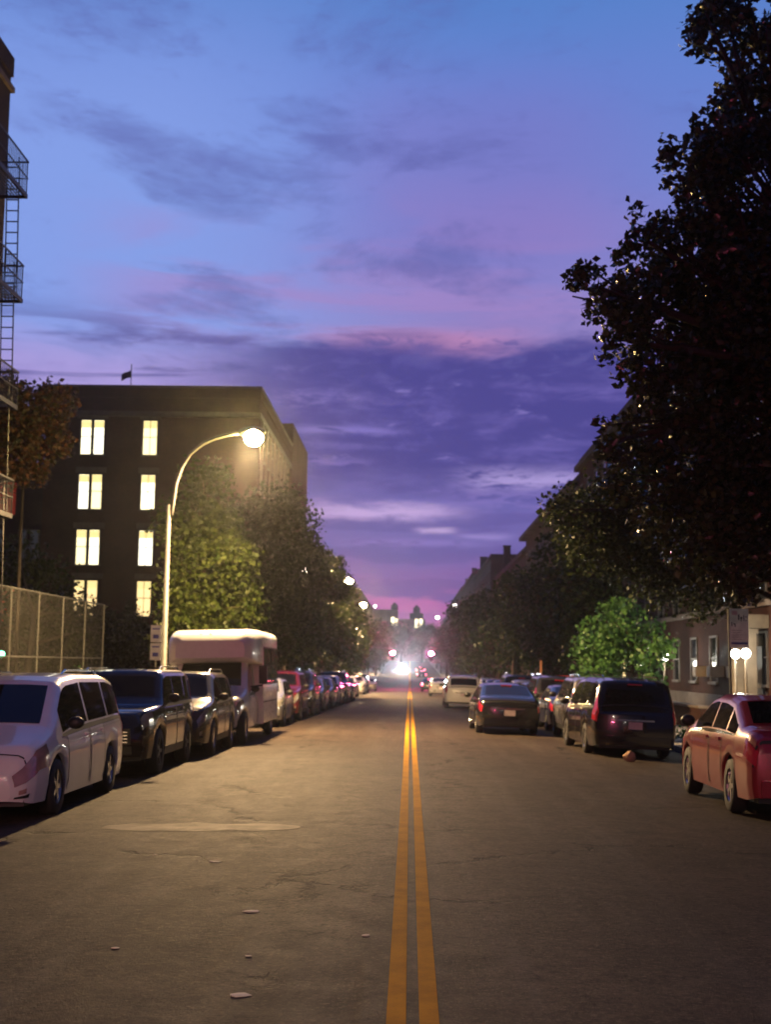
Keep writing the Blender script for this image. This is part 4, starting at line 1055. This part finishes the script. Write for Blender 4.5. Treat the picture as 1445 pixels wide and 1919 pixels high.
# left trees
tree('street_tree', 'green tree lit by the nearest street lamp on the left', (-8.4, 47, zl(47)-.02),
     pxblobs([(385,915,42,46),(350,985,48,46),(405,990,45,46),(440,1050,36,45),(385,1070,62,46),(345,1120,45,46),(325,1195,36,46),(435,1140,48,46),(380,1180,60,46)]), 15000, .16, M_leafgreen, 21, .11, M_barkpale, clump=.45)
tree('street_tree', 'tall dark tree before the side wall of the school', (-8.0, 62, zl(62)-.02),
     pxblobs([(520,950,45,62),(460,990,60,62),(540,990,50,62),(500,1060,80,62),(575,1020,26,61),(560,1080,50,62),(450,1130,60,62),(520,1160,70,62),(470,1220,55,62),(560,1200,50,62),(400,1230,50,62)]), 17000, .22, M_leafdark, 22, .2, clump=.5)
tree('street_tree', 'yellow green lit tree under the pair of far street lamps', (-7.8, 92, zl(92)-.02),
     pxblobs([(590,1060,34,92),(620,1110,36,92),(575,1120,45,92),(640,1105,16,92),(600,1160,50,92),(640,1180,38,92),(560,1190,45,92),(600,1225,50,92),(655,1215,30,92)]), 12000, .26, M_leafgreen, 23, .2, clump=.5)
tree('street_tree', 'tree with reddish top beyond the pair of lamps on the left', (-7.8, 110, zl(110)-.02),
     pxblobs([(600,1050,22,110),(630,1065,20,110),(640,1120,30,110),(650,1160,32,110),(665,1200,28,110),(640,1230,35,110)]), 6000, .3, M_leafdark, 24, .2, clump=.5)
tree('yard_tree', 'rusty leaved tree at the left edge before the school', (-13.6, 46, zl(46)-.3),
     pxblobs([(100,760,38,45),(40,770,45,45),(0,750,45,45),(70,820,42,45),(110,830,22,45),(20,850,55,45),(-20,800,60,45),(60,880,25,45)]), 14000, .17, M_leafrust, 25, .07, clump=.35)
tree('yard_tree', 'low dark tree behind the chain link fence', (-15, 52, zl(52)-.3),
     pxblobs([(40,1060,45,56),(90,1110,50,56),(0,1110,50,56),(150,1170,50,56),(60,1190,60,56),(200,1210,55,58),(-30,1180,60,56),(250,1210,45,60)]), 9000, .2, M_leafdark, 26, .14, clump=.5)
# generic row trees
PROTO = []
for k in range(4):
    r = random.Random(40+k); bl = [((r.uniform(-1.7,1.7), r.uniform(-1.8,1.8), 3.2+4.6*i/8+r.uniform(-.3,.3)), (r.uniform(.9,1.5),)*3) for i in range(9)]
    PROTO.append(bl)
TM = {}
def row_tree(x, y, s, k, label, mat, group):
    key = k
    if key not in TM:
        bl = PROTO[k]; pts = crown_points(bl, 5200, 60+k, .55)
        lm = MB().tube([(0,0,0), (.05,0,2.0), (0,.1,4.6), (.1,0,7)], [.2,.16,.11,.04], 8)
        for c, rd in bl: lm.tube([(0,0,min(c[2]*.7, 4)), c], [.07,.03], 5)
        TM[key] = (lm.mesh('trunk', True), leaf_mesh('crown', pts, .30, 80+k))
    root = thing('street_tree', label, 'tree', (x, y, zl(y)-.05), random.uniform(0, 6), group)
    root.scale = (s, s, s)
    obj('trunk', TM[key][0], M_bark, root); obj('crown', TM[key][1], mat, root, kind='stuff')
rt = [(7.7,60,.86,'behind the young green tree'),(7.6,72,.80,'second in the right row behind the black lane sedan'),(7.6,84,.92,'above the parked cars in mid right row'),(7.5,97,1.02,'right of the white lane SUV'),
      (7.5,112,1.05,'tall one over the white lane SUV'),(7.5,128,1.1,'before the flat roofed right house'),(7.4,146,1.1,'two before the right signal'),(7.4,164,1.1,'just before the right signal'),(7.6,176,1.0,'closest to the right signal pole'),
      (7.6,205,1.1,'first past the right signal'),(7.4,230,1.15,'past the crossing on the right'),(7.2,262,1.15,'far along the right rise'),(7,300,1.2,'near the top right of the rise'),(7,350,1.3,'last on the right rise')]
for i, (x, y, s, l) in enumerate(rt):
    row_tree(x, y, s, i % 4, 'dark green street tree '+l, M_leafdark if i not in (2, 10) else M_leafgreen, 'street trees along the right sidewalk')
lt = [(-7.9,76,.85,'between the tall school tree and the lit tree'),(-7.7,128,.95,'by the lower far street lamp'),(-7.6,142,1.0,'left of the lone silver car'),(-7.5,158,1.0,'left of the cream sedan'),(-7.5,172,.95,'closest to the left signal pole'),
      (-7.4,214,1.1,'behind the straight post lamp'),(-7.4,240,1.15,'first past the left signal'),(-7,275,1.2,'under the tiny distant lamp'),(-7,312,1.25,'far along the left rise'),(-7,360,1.35,'last on the left rise')]
for i, (x, y, s, l) in enumerate(lt):
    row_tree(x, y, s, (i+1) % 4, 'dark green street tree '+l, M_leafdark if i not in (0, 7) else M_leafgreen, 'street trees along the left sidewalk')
for i, (x, y, s, l) in enumerate([(-14,410,1.6,'left of the hill end'),(-3,445,1.5,'before the pale hill building'),(4,440,1.4,'right before the pale hill building'),(13,425,1.7,'right of the hill end')]):
    row_tree(x, y, s, i, 'dim tree at the street end '+l, M_leafdark, 'trees closing the street end')
for i, (x, y, s, l) in enumerate([(-13.5,62,.5,'left of the school lamp tree'),(-17,70,.55,'low before the school facade'),(-21,74,.5,'at the foot of the paired windows'),(-13.6,80,.55,'at the school corner')]):
    row_tree(x, y, s, i, 'dark yard tree '+l, M_leafdark, 'yard trees before the school')

# ------------------------------------------------------------------ small plants and litter
def clump_plant(name, label, x, y, z, n, spread, h, leaf, mat, seed, cat='plant'):
    root = thing(name, label, cat, (x, y, z)); r = np.random.RandomState(seed)
    st_ = MB()
    for k in range(6): st_.tube([(0,0,0), (r.uniform(-spread,spread)*.7, r.uniform(-spread,spread)*.7, h*r.uniform(.6,1))], .008, 4)
    obj('stems', st_, mat, root)
    q = r.normal(size=(n, 3))*np.array([spread*.45, spread*.45, h*.25])+np.array([0, 0, h*.5]); q[:, 2] = np.abs(q[:, 2])
    obj('leaves', leaf_mesh('leaves', q, leaf, seed), mat, root, kind='stuff')
clump_plant('weed', 'green weeds in the tree pit beside the black minivan', 7.65, 37.0, zl(37)-.05, 260, .45, .35, .1, M_leafyoung, 3)
clump_plant('weed', 'pale green tall weed rising behind the white minivan', -6.95, 28.5, zl(28)-.05, 70, .25, 1.75, .09, M_leafyoung, 4)
bg = MB(); rs = random.Random(3); vs = []
for j, (rr_, z) in enumerate(((.09,0),(.12,.07),(.10,.16),(.07,.23),(.03,.26))):
    for k in range(9): t = 2*PI*k/9; q = rr_*(.8+.4*rs.random()); vs.append((q*math.cos(t)*1.1, q*math.sin(t), z+.02*rs.random()))
bg.add(vs, [(j*9+k, j*9+(k+1) % 9, (j+1)*9+(k+1) % 9, (j+1)*9+k) for j in range(4) for k in range(9)]+[tuple(range(36, 45))])
o = tag(obj('paper_bag', bg, M_bagm, None, (4.62, 28.6, zr(4.62, 28.6)), smooth=False), 'crumpled brown paper bag on the road behind the black minivan', 'bag')
o.rotation_euler = (R(8), R(24), 0); o.scale = (1, .8, .85)
lit_ = [(-1.81,12.76,.10,'pale scrap nearest the worn road patch'),(-1.16,10.24,.12,'largest flat pale scrap in the left lane'),(-.93,7.7,.10,'pale scrap at the bottom left of the yellow line'),(-1.89,8.91,.05,'tiny white scrap at lower left'),
        (-2.45,13.2,.04,'tiny scrap left of the pale road patch'),(-.28,9.4,.05,'small scrap close beside the yellow line'),(-1.0,8.7,.035,'crumb sized scrap in the middle of the left lane'),(4.9,17.1,.05,'tiny white scrap on the road by the red sedan')]
for i, (x, y, s, l) in enumerate(lit_):
    b = MB(); z = zr(x, y)+.004; rs = random.Random(i)
    p_ = [(s*.6*math.cos(t)*(.7+.5*rs.random()), s*.45*math.sin(t)*(.7+.5*rs.random()), .002+.006*rs.random()) for t in [2*PI*k/7 for k in range(7)]]
    b.add([(0,0,.007)]+p_+[(q[0], q[1], 0) for q in p_], [(0, k+1, (k+1) % 7+1) for k in range(7)]+[(k+1, k+8, (k+1) % 7+8, (k+1) % 7+1) for k in range(7)])
    tag(obj('litter_scrap', b, M_paper, None, (x, y, z)), l, 'litter', 'litter scraps on the road')

# ------------------------------------------------------------------ thin haze volume added for lamp glow, in place of camera bloom
hz = bpy.data.materials.new('bloom_haze'); hz.use_nodes = True; t = hz.node_tree; t.nodes.clear(); n = NT(t)
vo_ = n.n('ShaderNodeVolumePrincipled'); vo_.inputs['Color'].default_value = (.9, .9, .95, 1); vo_.inputs['Density'].default_value = HAZE; vo_.inputs['Anisotropy'].default_value = .9
n.set(n.n('ShaderNodeOutputMaterial').inputs['Volume'], vo_.outputs[0])
o = obj('haze', MB().box(-70, 70, -40, 620, -10, 45), hz, kind='stuff')
